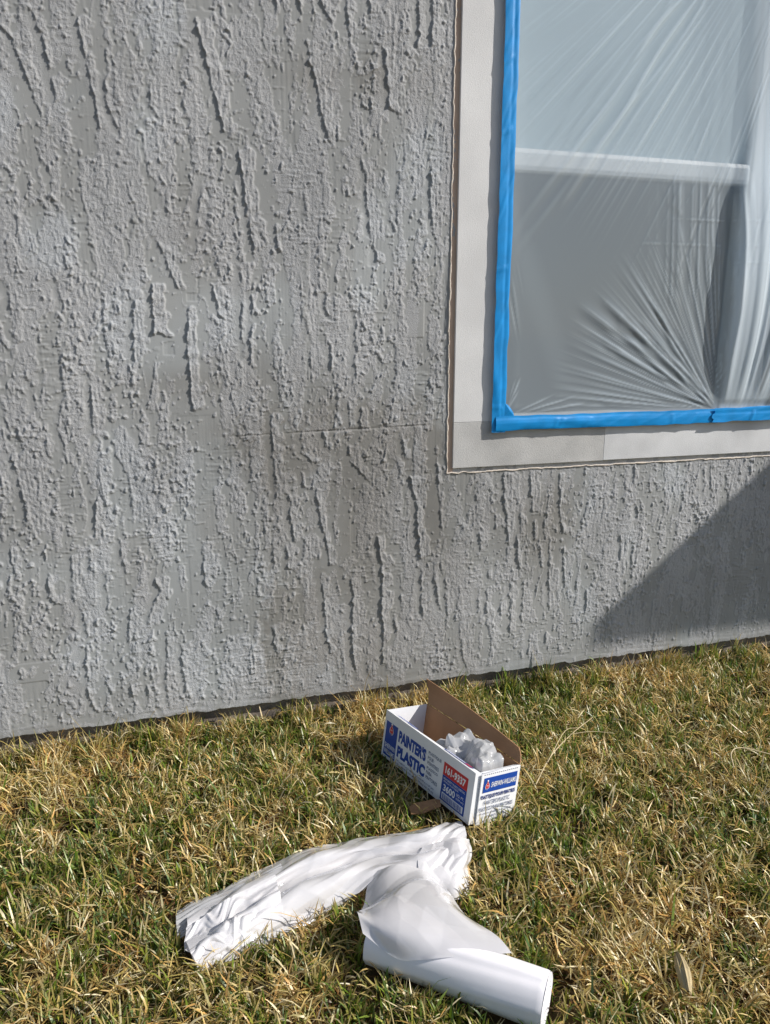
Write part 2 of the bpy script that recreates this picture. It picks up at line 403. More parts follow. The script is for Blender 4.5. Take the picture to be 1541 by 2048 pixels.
    fade = np.minimum.reduce([sstep(0, .03, X - x[0]), sstep(0, .03, x[-1] - X), sstep(0, .03, z[-1] - Z)])
    H *= fade
    # weathering stains with shapes of their own
    blobs = [(.78, .80, .16, .09, .9), (.77, .26, .09, .20, .9), (.95, .88, .25, .05, .6), (1.12, .80, .10, .07, .7), (.89, 1.71, .10, .05, .45), (1.08, 1.73, .14, .06, .9),
             (1.61, .56, .10, .25, .55), (.85, .18, .14, .08, .7), (1.45, .55, .12, .2, .35), (.66, .97, .3, .04, .4), (.95, .55, .25, .35, .35), (1.18, .7, .06, .2, .5), (.55, 1.35, .05, .12, .4)]
    st = np.zeros_like(X)
    for bx, bz, sx, sz, a in blobs: st += a * np.exp(-((X - bx) / sx) ** 2 - ((Z - bz) / sz) ** 2)
    st = np.clip(st * (.80 + .25 * fn(.05, .08, 60) + .16 * med + 1.2 * (.0012 - np.minimum(H, .004)) / .004) + .12 * sstep(.6, 1.6, fn(.08, .10, 61)), 0, 1)
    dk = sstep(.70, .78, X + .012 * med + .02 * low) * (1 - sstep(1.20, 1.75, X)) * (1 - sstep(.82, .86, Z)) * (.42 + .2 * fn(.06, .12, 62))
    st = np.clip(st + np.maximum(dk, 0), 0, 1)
    pale = sstep(.1, 1.4, fn(.06, .09, 63) + 1.3 * np.exp(-((X - .42) / .28) ** 2 - ((Z - .35) / .3) ** 2) - .3) * (1 - st)
    zw = Z + (.0022 * n1(x * 28, 71) + .0012 * n1(x * 110, 72))[None].astype(np.float32) * (1 - sstep(0, .03, Z - .065))     # ragged lower edge
    V = [np.stack([X, -H, zw], -1).reshape(-1, 3)]
    cx, cz = np.meshgrid((x[:-1] + x[1:]) / 2, (z[:-1] + z[1:]) / 2)
    Fa = [grid_faces(nx, nz, ~((cx > TX + .004) & (cz > TZ + .004)))]
    A = [rough.ravel()]; S = [st.ravel()]; Q = [pale.ravel()]; off = nx * nz
    # the bottom lip of the stucco turns back to the foundation
    lip = np.stack([x, np.full(nx, .03), zw[0] + .002], -1); i = np.arange(nx - 1)
    V.append(lip); A.append(np.zeros(nx)); S.append(np.full(nx, .4)); Q.append(np.zeros(nx)); Fa.append(np.stack([i, off + i, off + i + 1, i + 1], -1)); off += nx
    # the rest of the wall, beyond the picture, coarser
    for (a, b, c, d2, st2, k) in [(-4, x[0], .065, 3.3, .02, 0), (x[-1], 8, .065, 3.3, .03, 1), (x[0], TX + .004, z[-1], 3.3, .02, 2), (x[-1] - .001, 3.0, .065, TZ + .004, .03, 3)]:
        if k == 3: continue
        xs = np.linspace(a, b, max(2, int((b - a) / st2))); zs = np.linspace(c, d2, max(2, int((d2 - c) / st2))); XX, ZZ = np.meshgrid(xs, zs)
        hh = .0012 * fnoise(len(zs), len(xs), 1, .8, 1.6, 90 + k)
        hh[0] = hh[-1] = 0; hh[:, 0] = hh[:, -1] = 0
        V.append(np.stack([XX, -hh, ZZ], -1).reshape(-1, 3)); A.append(np.full(XX.size, .6)); S.append(np.full(XX.size, .1)); Q.append(np.full(XX.size, .2))
        ccx, ccz = np.meshgrid((xs[:-1] + xs[1:]) / 2, (zs[:-1] + zs[1:]) / 2)
        Fa.append(grid_faces(len(xs), len(zs), ~((ccx > TX + .004) & (ccx < 3.05) & (ccz > TZ + .004) & (ccz < 2.55))) + off); off += XX.size
    V = np.concatenate(V); Fa = np.concatenate(Fa)
    me = fast_mesh('wall', V, Fa)
    for nm, arr in (('rough', A), ('stain', S), ('pale', Q)):
        at = me.attributes.new(nm, 'FLOAT', 'POINT'); at.data.foreach_set('value', np.concatenate(arr).astype(np.float32))
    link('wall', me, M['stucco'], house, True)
stucco()
boxo('foundation', -4, 8, .022, .35, -.4, .0665, M['foundation'], house)
# upper wall above the window head, backing wall, eave and the flat canopy further along whose shade falls on this wall
boxo('backing_wall', -4, 1.30, .012, .30, .0665, 3.3, M['foundation'], house)
boxo('backing_wall', 3.0, 8, .012, .30, .0665, 3.3, M['foundation'], house)
boxo('backing_wall', 1.30, 3.0, .012, .30, .0665, .76, M['foundation'], house)
boxo('backing_wall', 1.30, 3.0, .012, .30, 2.5, 3.3, M['foundation'], house)
boxo('roof', -4.2, 8.2, -.35, 3.0, 3.3, 3.45, M['roof'], house, .01)
boxo('canopy', 4.46, 8.0, -1.36, .011, 2.28, 2.36, M['roof'], house, .006)

# window surround: three plaster boards, a tan reveal and a cream caulk line round it
YF = -.010
boxo('trim_board', TX, 1.39, YF, .10, .8528, 2.60, M['trim_white'], house, .0012)
boxo('trim_board', TX, 1.7378, YF + .0004, .10, TZ, .8524, M['trim_grey'], house, .0012)
boxo('trim_board', 1.7382, 3.05, YF, .10, TZ + .001, .8522, M['trim_pale'], house, .0012)
boxo('trim_board', 2.83, 3.05, YF, .10, .8528, 2.60, M['trim_white'], house, .0012)
boxo('trim_board', 1.3915, 2.8285, YF, .10, 2.40, 2.60, M['trim_white'], house, .002)
def bead(name, pts, w, y, matn, seed, axis):
    n = 240; t = np.linspace(0, 1, n); a, b = np.array(pts[0]), np.array(pts[1]); c = a[None] + (b - a)[None] * t[:, None]
    Ln = np.linalg.norm(b - a); j = .0012 * n1(t * Ln * 60, seed) + .0006 * n1(t * Ln * 240, seed + 1); k = w * (1 + .25 * n1(t * Ln * 45, seed + 2))
    V = []
    for q, (o, dy) in enumerate([(-.5, .004), (-.3, -.0006), (.3, -.0006), (.5, .004)]):
        off = j + k * o; p = np.zeros((n, 3)); 
        if axis == 'v': p[:, 0] = c[:, 0] + off; p[:, 2] = c[:, 1]
        else: p[:, 0] = c[:, 0]; p[:, 2] = c[:, 1] + off
        p[:, 1] = y + dy; V.append(p)
    return link(name, fast_mesh(name, np.stack(V, 1).reshape(-1, 3), grid_faces(4, n)), M[matn], house, True)
bead('caulk_line', ((TX - .0155, TZ - .014), (TX - .0155, 2.6)), .005, -.0032, 'cream', 11, 'v')
bead('caulk_line', ((TX - .0155, TZ - .0150), (3.0, TZ - .0150)), .0045, -.0032, 'cream', 21, 'h')
boxo('reveal_strip', TX - .0135, TX + .003, -.0016, .02, TZ - .012, 2.6, M['tan'], house)
boxo('reveal_strip', TX + .0035, 3.05, -.0014, .02, TZ - .012, TZ + .003, M['trim_grey'], house)

# the window behind the film
window = empty('window', (0, 0, 0)); window.parent = house
boxo('frame', 1.368, 1.396, -.0185, .10, .832, 2.45, M['vinyl'], window, .002)
boxo('frame', 1.3965, 2.785, -.0183, .10, .832, .862, M['vinyl'], window, .002)
boxo('frame', 2.7855, 2.84, -.0185, .10, .832, 2.45, M['vinyl'], window, .002)
boxo('frame', 1.3965, 2.785, -.0183, .10, 2.36, 2.45, M['vinyl'], window, .002)
boxo('mullion', 2.205, 2.325, .028, .10, .8625, 2.3595, M['vinyl'], window, .004)
boxo('sash_rail', 1.3965, 2.2045, .030, .070, 1.530, 1.590, M['vinyl'], window, .014)
boxo('sash_rail', 2.3255, 2.785, .030, .070, 1.530, 1.590, M['vinyl'], window, .014)
def glass():
    m, nt, N, L, P = mat('window glass'); N.remove(P); o = N['Material Output']
    t = N.new('ShaderNodeBsdfTransparent'); t.inputs[0].default_value = (.95, .97, .97, 1); g = N.new('ShaderNodeBsdfGlossy'); g.inputs['Roughness'].default_value = .03
    f = N.new('ShaderNodeFresnel'); two_sided(N, L, f, 1.45); x = N.new('ShaderNodeMixShader'); L.new(f.outputs[0], x.inputs[0]); L.new(t.outputs[0], x.inputs[1]); L.new(g.outputs[0], x.inputs[2]); L.new(x.outputs[0], o.inputs[0]); return m
M['glass'] = glass()
for a, b in ((1.3965, 2.2045), (2.3255, 2.785)):
    for y, z0, z1 in ((.050, 1.5885, 2.3595), (.0675, .8625, 1.5315)):
        link('glass_pane', mesh('glass_pane', [(a, y, z0), (b, y, z0), (b, y, z1), (a, y, z1)], [(0, 1, 2, 3)]), M['glass'], window)
    boxo('blind', a, b, .060, .064, 1.5895, 2.355, M['blind'], window)
# a dim room beyond
v, f = box_vf(1.30, 3.0, .1005, 2.2, .3, 2.6)
room = link('room_lining', mesh('room_lining', v, [q for i, q in enumerate(f) if i != 2]), M['room'], window)
# ------------------------------------------------------------------ masking film over the window
def film_height(X, Z):
    """bulge of the film towards the viewer, metres"""
    H = np.zeros_like(X)
    # fold bundle on the right: billows out, pulled in again at the tape
    zb = np.clip((Z - .868) / .75, 0, 1)
    cen = 2.118 - .022 * np.sin(np.pi * zb) + .006 * n1(Z * 6, 905)
    env = sstep(0, .16, Z - .862) * (1 - sstep(1.25, 1.75, Z))
    H += .046 * sstep(cen - .008, cen + .036, X) * np.sin(np.pi * np.clip((Z - .868) / .92, 0, 1) ** .72) ** 1.3 * (1 - .5 * sstep(1.45, 1.8, Z))
    u = 2.17 + (X - 2.17) / (.62 + .55 * zb)
    fold = n1(u * 26, 901) * .5 + n1(u * 55, 902) * .25
    H += (.0065 * np.abs(fold) ** .8 * np.sign(fold)) * sstep(2.08, 2.2, X) * (.35 + .65 * env) * (.4 + .6 * sstep(.87, .95, Z))
    # fan of tension creases running up to the left from the foot of the fold
    dxx, dzz = 2.128 - X, Z - .862; r = np.hypot(dxx, dzz); th = np.degrees(np.arctan2(dzz, np.maximum(dxx, 1e-4)))
    left = sstep(-.01, .03, dxx)
    for i, (a, L0, A, w) in enumerate([(32.7, 0.62, 3.6, 6), (37, 0.565, 3.4, 6), (41.5, 0.51, 2.4, 6), (47, 0.465, 1.5, 5), (28.8, 0.56, 2.6, 5), (24, .34, .7, 5), (52, 0.43, .9, 5), (57, 0.4, 1.0, 5), (63, 0.38, .6, 4.5), (69, 0.36, .6, 4.5),
                                       (19, .28, .6, 4.5), (12, .33, 1.5, 5), (6, .5, 1.2, 4), (35, .26, 1.0, 3.5), (44, .24, .9, 3.5), (39, .3, .8, 3), (30.6, .3, .8, 3)]):
        dd = r * np.radians(th - a - 1.5 * n1(np.array([i * 3.7]), 31)[0]) + .005 * n1(r * 8, 920 + i); ww = w * .001 * (.6 + 1.5 * r / .45)
        e = sstep(.01, .07, r) * (1 - sstep(L0 * .74, L0 * 1.03, r)) * left
        H += A * .0012 * (np.exp(-(dd / ww) ** 2) - .45 * np.exp(-((dd + 1.6 * ww) / (1.2 * ww)) ** 2)) * e * (.55 + .5 * np.clip(n1(r * 16 + i * 5, 933), -.9, 1))
    H += (.0007 * n1(th * .8, 940) + .00032 * n1(th * 2.1, 941) * sstep(.1, .3, r)) * sstep(.03, .1, r) * (1 - sstep(.35, .62, r)) * left
    # long creases sweeping down from the upper right
    qx, qz = 2.45, 2.66; dxx, dzz = qx - X, qz - Z; r = np.hypot(dxx, dzz); th = np.degrees(np.arctan2(dzz, np.maximum(dxx, 1e-4)))
    for i, (a, ra, rb, A, w) in enumerate([(52.5, .1, 1.15, 2.6, 11), (55.2, .1, 1.2, 2.8, 11), (58.0, .1, 1.15, 2.4, 10), (49.5, .1, .95, 1.7, 11), (45.5, .15, .85, 1.2, 12), (61, .1, .9, 1.8, 9), (63.5, .2, .95, 1.4, 8), (67, .2, .8, 1.6, 8),
                                           (70, .2, .75, 1.2, 7), (73.5, .2, .7, 1.4, 7), (41, .3, .8, .9, 10), (37, .35, .8, .8, 9), (77, .3, .75, 1.2, 7), (81, .3, .8, 1.2, 7)]):
        a = 52 + (a - 54) * .5 + .5 * n1(np.array([i * 1.7]), 955)[0]; ra += .66; rb += .58
        dd = r * np.radians(th - a) + .008 * n1(r * 4, 960 + i); ww = w * .001 * (.5 + .8 * (r - .62))
        e = sstep(ra, ra + .2, r) * (1 - sstep(rb * .7, rb, r)) * (.7 + .4 * np.clip(n1(r * 7 + i * 3, 957), -1, 1))
        H += A * .001 * (np.exp(-(dd / ww) ** 2) - .5 * np.exp(-((dd - 1.7 * ww) / (1.3 * ww)) ** 2)) * e
    H += .00030 * n1(th * 2.4, 958) * sstep(.7, .9, r) * (1 - sstep(1.25, 1.6, r)) * sstep(-.5, .6, n1(th * .5 + r * 3, 959))
    # creases at the left corner and along the left tape
    dxx, dzz = X - 1.398, Z - .862; r = np.hypot(dxx, dzz); th = np.degrees(np.arctan2(dzz, dxx))
    for a, L0, A in ((74, .12, 1.4), (68, .13, 1.4), (62, .10, 1.0), (14, .25, 1.2), (8, .3, 1.4), (22, .18, .8)):
        dd = r * np.radians(th - a); H += A * .001 * np.exp(-(dd / .0035) ** 2) * sstep(.01, .03, r) * (1 - sstep(L0 * .6, L0, r))
    H += .0010 * n1((X + .25 * Z) * 160, 980) * np.exp(-((X - 1.405) / .02) ** 2) * sstep(1.05, 1.15, Z) * (1 - sstep(1.22, 1.3, Z))
    # packing folds: fine level lines, and slack between
    for zc, xa, xb in ((1.349, 1.78, 2.6), (1.418, 1.88, 2.6), (1.30, 2.1, 2.6)):
        H += .00035 * np.exp(-((Z - zc - .004 * (X - 2)) / .0034) ** 2) * sstep(xa, xa + .05, X) * (1 - sstep(xb - .05, xb, X)) * (.4 + .8 * np.abs(n1(X * 14, int(zc * 1000))))
    pk = sstep(1.80, 1.98, X) * (1 - sstep(2.12, 2.2, X)) * sstep(1.15, 1.25, Z) * (1 - sstep(1.48, 1.56, Z))
    H += pk * (.0014 * n1((X + .012 * np.sin(Z * 9) + .03 * (Z - 1.2)) * 46, 991) * sstep(-.4, .8, n1(Z * 16 + X * 9, 993)) + .0005 * n1(X * 110 + Z * 8, 992))
    H += .0016 * np.sin(X * 7 + 1.3) * np.sin(Z * 5.1)
    inner = sstep(1.395, 1.44, X) * sstep(.862, .90, Z)
    return H * inner
def masking_film():
    xs = np.concatenate([np.arange(1.3685, 2.50, .0034), np.linspace(2.505, 2.838, 22)]); zs = np.concatenate([np.arange(.8335, 2.06, .0034), np.linspace(2.065, 2.445, 30)])
    X, Z = np.meshgrid(xs, zs); H = film_height(X, Z)
    H = H * (1 - sstep(2.76, 2.80, X)) * (1 - sstep(2.35, 2.40, Z))
    zb = np.clip((Z - .868) / .75, 0, 1); u = 2.17 + (X - 2.17) / (.62 + .55 * zb)
    lay_glint = sstep(2.10, 2.15, X + .015 * n1(Z * 5, 77)) * (.80 + .28 * n1(u * 40, 78) + .18 * n1(u * 90, 79)) * (1 - .62 * sstep(1.25, 1.75, Z)) + .12 * sstep(.3, 1.4, n1(X * 7 + Z * 3, 80))
    cv = -(np.gradient(np.gradient(H, axis=1), axis=1) + np.gradient(np.gradient(H, axis=0), axis=0)); cv[:, -25:] = 0; cv[-32:] = 0
    lay_glint = lay_glint + np.clip(cv / .0010, -.15, .45)      # glints painted into the opacity: crease ridges whiter, hollows clearer
    me = fast_mesh('masking_film', np.stack([X, -.0200 - np.maximum(H + .001, -.0008), Z], -1).reshape(-1, 3), grid_faces(len(xs), len(zs)))
    at = me.attributes.new('layers_glints', 'FLOAT', 'POINT'); at.data.foreach_set('value', np.clip(lay_glint * 1.05, 0, 1).astype(np.float32).ravel())
    o = link('masking_film', me, M['film'], None, True)
    tag(o, 'wrinkled translucent plastic film taped over the window', 'plastic film')
masking_film()

def tape(name, a, b, w, side, label, seed, y0=-.0228, prof=None, wav=1.0, jag=None):
    """strip from a to b in the wall plane; w width to the 'side' normal; creased lengthwise"""
    a, b = np.array(a, float), np.array(b, float); Ln = np.linalg.norm(b - a); t = (b - a) / Ln; nrm = np.array([-t[1], t[0]]) * side
    n = int(Ln / .006) + 2; m = 15; u = np.linspace(0, 1, m); s = np.linspace(0, Ln, n); S, U = np.meshgrid(s, u, indexing='ij')
    edge0 = .0010 * n1(s * 25, seed)[:, None]; edge1 = .0012 * n1(s * 22, seed + 1)[:, None]
    c = -edge0 * (1 - U) + (w + edge1) * U
    p = np.interp(u, *(prof or ([0, .08, .3, .52, .60, .68, .78, .95, 1], [.0, .0004, .0010, .0012, .0002, .0000, .0008, .0009, .0000])))[None]
    h = p * (1 + .3 * n1(s * 5, seed + 2)[:, None]) + wav * (.0007 * n1(S * 11 + 2 * U, seed + 3) * (1 - U) + .00025 * n1(S * 45 - 5 * U, seed + 4))
    for i, (sc0, amp) in enumerate([(n1(np.array([seed * 3.3 + k]), 5)[0], .0016) for k in range(6)]):   # puckers across the strip
        sp = (abs(sc0) % 1) * Ln; h += wav * amp * np.exp(-((S - sp - .01 * (U - .5) * i) / .004) ** 2) * (U < .75)
    if jag is not None:
        S = S + (S < .02) * jag * .004 * n1(U * 9, seed + 9)
    P = a[None, None] + S[..., None] * t + c[..., None] * nrm
    V = np.stack([P[..., 0], y0 - np.maximum(h, -.0006), P[..., 1]], -1)
    Vb = V.copy(); Vb[..., 1] += .0003
    F = grid_faces(m, n)
    me = fast_mesh(name, np.concatenate([V.reshape(-1, 3), Vb.reshape(-1, 3)]), np.concatenate([F, F[:, ::-1] + n * m]))
    o = link(name, me, M['tape'], None, True); return tag(o, label, 'masking tape', 'blue tape round the window')
tape('masking_tape', (1.361, .822), (1.361, 2.44), .0415, -1, 'long upright blue masking tape strip down the left side of the window', 31)
tape('masking_tape', (1.372, .8255), (2.128, .8265), .042, 1, 'blue masking tape strip under the window, starting at the corner', 47, -.0252,
     ([0, .06, .25, .5, .72, .86, 1], [.0, .0010, .0022, .0030, .0020, .0004, .0]))
tape('masking_tape', (2.105, .829), (2.84, .832), .043, 1, 'short overlapping blue tape piece below the film fold at right', 63, -.0312, None, 2.0, 1)
def tape_patch():
    pts = [(1.3985, .866), (1.430, .866), (1.4265, .877), (1.419, .889), (1.409, .899), (1.3985, .906)]
    c = np.mean(pts, 0); V = [(c[0], -.0265, c[1])] + [(x, -.0238, z) for x, z in pts]; n = len(pts)
    V += [(x, y + .0008, z) for x, y, z in V]
    F = [(0, i + 1, (i + 1) % n + 1) for i in range(n)] + [(n + 1, n + 1 + (i + 1) % n + 1, n + 1 + i + 1) for i in range(n)] + [(i + 1, n + 1 + i + 1, n + 1 + (i + 1) % n + 1, (i + 1) % n + 1) for i in range(n)]
    o = link('masking_tape', mesh('masking_tape', V, F), M['tape']); tag(o, 'small torn patch of blue tape in the inside corner of the film', 'masking tape', 'blue tape round the window')
tape_patch()

# ------------------------------------------------------------------ the cardboard box
BO = Vector((.9581, -.2798, .020)); BM = Matrix(((.2863, .947, .1456), (-.9579, .2798, .064), (.0198, -.1578, .9873)))
BL, BW, BH, TH = .3616, .1331, .1240, .0022
boxroot = empty('cardboard_box', BO, 'open white and blue cardboard box with a raised brown lid on the grass', 'box')
boxroot.rotation_euler = BM.to_euler()
def slab(name, pts, th, mat_out, mat_in, parent, nrm):
    """thin card: polygon pts, outer face along nrm"""
    p = np.array(pts, float); q = p - np.array(nrm) * th; n = len(p)
    V = np.concatenate([p, q]); F = [list(range(n)), list(range(2 * n - 1, n - 1, -1))] + [(i, i + n, (i + 1) % n + n, (i + 1) % n) for i in range(n)]
    me = mesh(name, V, F); me.materials.append(mat_out); me.materials.append(mat_in)
    import bmesh
    bm = bmesh.new(); bm.from_mesh(me); bmesh.ops.recalc_face_normals(bm, faces=bm.faces[:]); bm.to_mesh(me); bm.free()
    nv = Vector(nrm).normalized()
    for pl in me.polygons: pl.material_index = 0 if pl.normal.dot(nv) > .5 else 1
    return link(name, me, None, parent)
W_, B_ = M['card_white'], M['card_brown']
front = slab('front_panel', [(0, 0, 0), (BL, 0, 0), (BL, 0, BH), (0, 0, BH)], TH, W_, W_, boxroot, (0, -1, 0))
slab('bottom_panel', [(0.002, 0.0025, 0), (BL - .002, .0025, 0), (BL - .002, BW - .0025, 0), (.002, BW - .0025, 0)], TH, B_, B_, boxroot, (0, 0, -1))
slab('end_panel', [(-.001, .001, .001), (-.001, BW - .001, .001), (-.001, BW - .001, BH - .001), (-.001, .001, BH - .002)], TH, W_, W_, boxroot, (-1, 0, 0))
back = slab('back_panel', [(0, BW, 0), (BL, BW, 0), (BL, BW, BH), (0, BW, BH)], TH, W_, B_, boxroot, (0, 1, 0))
endp = slab('end_panel', [(BL + .006, .016, -.002), (BL + .0045, BW - .001, .000), (BL + .0045, BW - .001, BH - .001), (BL + .0075, .013, BH - .003)], TH, W_, W_, boxroot, (1, 0, 0))
slab('corner_flap', [(BL + .0012, -.001, .001), (BL + .001, BW - .004, .002), (BL + .001, BW - .004, BH - .004), (BL + .0012, -.001, BH - .0005)], .0018, W_, W_, boxroot, (1, 0, 0))
# lid: the back panel carried on upwards, bent, slightly bowed
def lid():
    nu, nv = 25, 9; V = []
    for j in range(nv):
        t = j / (nv - 1)
        for i in range(nu):
            s = i / (nu - 1)
            b0 = np.array([.002 + (BL - .002) * s, BW + .0005, BH + .001]); tl = np.array([-.034, BW + .012, .181]); tr = np.array([.341, BW + .010, .153])
            top = tl + (tr - tl) * s + np.array([0, .004 * math.sin(s * 3.1), .003 * math.sin(s * 3.1)])
            V.append(b0 + (top - b0) * t + np.array([0, .004 * math.sin(t * 3.1), 0]))
    V = np.array(V); Vb = V + np.array([0, .0022, .0]); F = grid_faces(nu, nv); n = len(V)
    me = fast_mesh('lid', np.concatenate([V, Vb]), np.concatenate([F, F[:, ::-1] + n]))
    # rim
    ring = [i for i in range(nu)] + [j * nu + nu - 1 for j in range(1, nv)] + [(nv - 1) * nu + i for i in range(nu - 2, -1, -1)] + [j * nu for j in range(nv - 2, 0, -1)]
    me2 = mesh('lid', np.concatenate([V, Vb]), list(map(tuple, np.concatenate([F, F[:, ::-1] + n]))) + [(ring[k], ring[k] + n, ring[(k + 1) % len(ring)] + n, ring[(k + 1) % len(ring)]) for k in range(len(ring))])
    bpy.data.meshes.remove(me)
    me2.materials.append(B_); me2.materials.append(W_)
    for i, p in enumerate(me2.polygons): p.material_index = 1 if len(F) <= i < 2 * len(F) else 0
    o = link('lid', me2, None, boxroot); o['label'] = 'brown inside of the raised lid'
lid()
# narrow tuck flap along the front edge, folded down into the box
tuck = slab('tuck_flap', [(.010, .0025, BH - .001), (BL - .006, .0025, BH - .001), (BL - .012, .036, BH - .016), (.03, .024, BH - .014)], .0016, W_, W_, boxroot, (0, .38, .92))
slab('tuck_flap', [(BL + .004, .018, BH - .001), (BL + .004, BW - .004, BH + .0005), (BL - .008, BW - .012, BH - .004), (BL - .010, .030, BH - .006)], .0014, W_, W_, boxroot, (.2, 0, 1))

# printing: flat pieces a fraction of a millimetre off the card
def flat(name, pts, T, m, parent, lift=.0003):
    V = [T(x, z, lift) for x, z in pts]; return link(name, mesh(name, V, [tuple(range(len(pts)))]), M[m], parent)
def rect(name, x0, x1, z0, z1, T, m, parent, lift=.0003): return flat(name, [(x0, z0), (x1, z0), (x1, z1), (x0, z1)], T, m, parent, lift)
def text(name, body, x0, x1, z0, z1, T, m, parent, bold=0.0, lift=.0006, shear=0.0, caps=None):
    cu = bpy.data.curves.new('t', 'FONT'); cu.body = body; cu.offset = bold; cu.resolution_u = 3; cu.shear = shear
    ob = bpy.data.objects.new('t', cu); COL.objects.link(ob); bpy.context.view_layer.update()
    me = bpy.data.meshes.new_from_object(ob.evaluated_get(bpy.context.evaluated_depsgraph_get()))
    bpy.data.objects.remove(ob); bpy.data.curves.remove(cu)
    v = np.empty(len(me.vertices) * 3, np.float32); me.vertices.foreach_get('co', v); v = v.reshape(-1, 3)
    a, b = v.min(0), v.max(0)
    P = np.array([T(x0 + (p[0] - a[0]) / (b[0] - a[0]) * (x1 - x0), z0 + (p[1] - a[1]) / (b[1] - a[1]) * (z1 - z0), lift) for p in v], np.float32)
    me.vertices.foreach_set('co', P.ravel()); me.update(); me.name = name
    return link(name, me, M[m], parent)
def emblem(parent, cx, cz, s, T):
    """paint pouring over a globe"""
    a = np.linspace(0, 2 * np.pi, 28, endpoint=False)
    globe = [(cx + .46 * s * math.cos(q), cz - .42 * s + .40 * s * math.sin(q)) for q in a]
    e = flat('emblem', [(cx + (x - cx) * 1.08, cz - .42 * s + (z - cz + .42 * s) * 1.08) for x, z in globe], T, 'print_white', parent, .0005)
    flat('globe', globe, T, 'print_blue', e, .0007)
    prof = [(.0, 1.05), (.16, .98), (.17, .80), (.10, .68), (.22, .45), (.40, .18), (.50, -.12), (.46, -.42), (.36, -.60), (.30, -.42), (.22, -.66), (.12, -.45), (.04, -.72), (-.06, -.46), (-.16, -.64), (-.24, -.42), (-.34, -.60), (-.46, -.36), (-.50, -.10), (-.40, .20), (-.22, .46), (-.12, .66), (-.18, .82), (-.14, .98)]
    flat('paint_outline', [(cx + x * s * 1.14, cz + z * s * 1.06) for x, z in prof], T, 'print_white', e, .0009)
    flat('paint', [(cx + x * s * .95, cz + z * s * .94) for x, z in prof], T, 'print_red', e, .0011)
    rect('can', cx - .13 * s, cx + .12 * s, cz + .78 * s, cz + 1.02 * s, T, 'print_white', e, .0013)
    text('lettering', 'SWP', cx - .28 * s, cx + .28 * s, cz - .12 * s, cz + .10 * s, T, 'print_white', e, .01, .0014)
    return e
TF = lambda x, z, l: (x * BL, -l, (1 - z) * BH)          # fractions of the front face, z from the top
def ftext(b, x0, x1, t0, t1, m='print_navy', bold=.02, **k): return text('lettering', b, x0, x1, t1, t0, TF, m, front, bold, **k)
rect('logo_panel', .022, .166, .935, .205, TF, 'print_blue', front)
TFm = lambda x, z, l: (x, -l, z)
emblem(front, .094 * BL, .655 * BH, .0165, TFm)
ftext('SHERWIN', .032, .157, .665, .765, 'print_white', .012); ftext('WILLIAMS.', .030, .160, .795, .895, 'print_white', .012)
ftext("PAINTER'S", .186, .508, .215, .475, 'print_blue', .055); ftext('PLASTIC', .186, .516, .545, .79, 'print_blue', .055)
for i, (w, x1) in enumerate((('PLASTIQUE', .672), ('POUR', .594), ('PEINTRES', .655), ('PLÁSTICO', .652), ('PARA', .592), ('PINTORES', .658))):
    ftext(w, .532, x1, .205 + i * .098, .275 + i * .098, 'print_grey', .01)
ftext('9 FT x 400 FT x 0.31 MIL (2.74 m x 121.92 m x 7.87 µm)', .186, .63, .845, .89, 'print_navy', .006)
ftext('9 PI x 400 PI x 0,31 MIL (2,74 m x 121,92 m)', .186, .63, .915, .96, 'print_navy', .006)
rect('label_panel', .70, .945, .93, .44, TF, 'print_blue', front); rect('label_panel', .70, .945, .438, .19, TF, 'print_red', front)
ftext('161-9337', .722, .925, .24, .39, 'print_white', .035)
ftext('HIGH DENSITY PLASTIC SHEETING', .715, .93, .475, .515, 'print_white', .004); ftext('FEUILLE PLASTIQUE', .72, .87, .535, .57, 'print_white', .004)
ftext('3600', .722, .842, .60, .735, 'print_white', .025); ftext('SQ. FT.', .856, .93, .60, .66, 'print_white', .012); ftext('(334 m²)', .856, .93, .68, .73, 'print_white', .008)
bc = rect('barcode', .715, .93, .90, .77, TF, 'print_white', front, .0005)
r2 = np.random.default_rng(3); xx = .725
while xx < .918:
    w = r2.choice([.0025, .004, .006]); rect('bar', xx, xx + w, .89, .785, TF, 'print_blue', bc, .0008); xx += w + r2.choice([.003, .005])
# end face
TE = lambda y, z, l: (BL + .0077 - .0029 * (.12 + (y) * .88) + l, .0145 + y * (BW - .0155), (1 - z) * BH - .002)
def etext(b, x0, x1, t0, t1, m='print_navy', bold=.015, **k): return text('lettering', b, x0, x1, t1, t0, TE, m, endp, bold, **k)
rect('logo_panel', .06, .93, .37, .085, TE, 'print_blue', endp, .0008)
TEm = lambda y, z, l: TE(y, z, l + .0006)
emblem(endp, .155, .235, -.095, lambda y, z, l: TE(y, .235 + (z - .235) * 1.05, l + .0008))
etext('SHERWIN-WILLIAMS.', .25, .91, .185, .285, 'print_white', .012, shear=.25, lift=.0016)
etext('PLASTIQUE POUR PEINTRES', .035, .93, .415, .505, 'print_navy', .04, lift=.0012)
etext("PAINTER'S PLASTIC", .13, .81, .53, .615, 'print_grey', .01, lift=.0012)
etext('PLÁSTICO PARA PINTORES', .03, .91, .635, .73, 'print_grey', .015, lift=.0012)
etext('9 PI x 400 PI x 0,31 MIL (2,74 m x 121,92 m)', .04, .88, .765, .81, 'print_navy', .006, lift=.0012)
etext('9 FT x 400 FT x 0.31 MIL', .22, .72, .835, .88, 'print_navy', .006, lift=.0012); etext('MADE IN U.S.A. / FABRIQUÉ AUX É.-U.', .16, .75, .905, .95, 'print_navy', .006, lift=.0012)
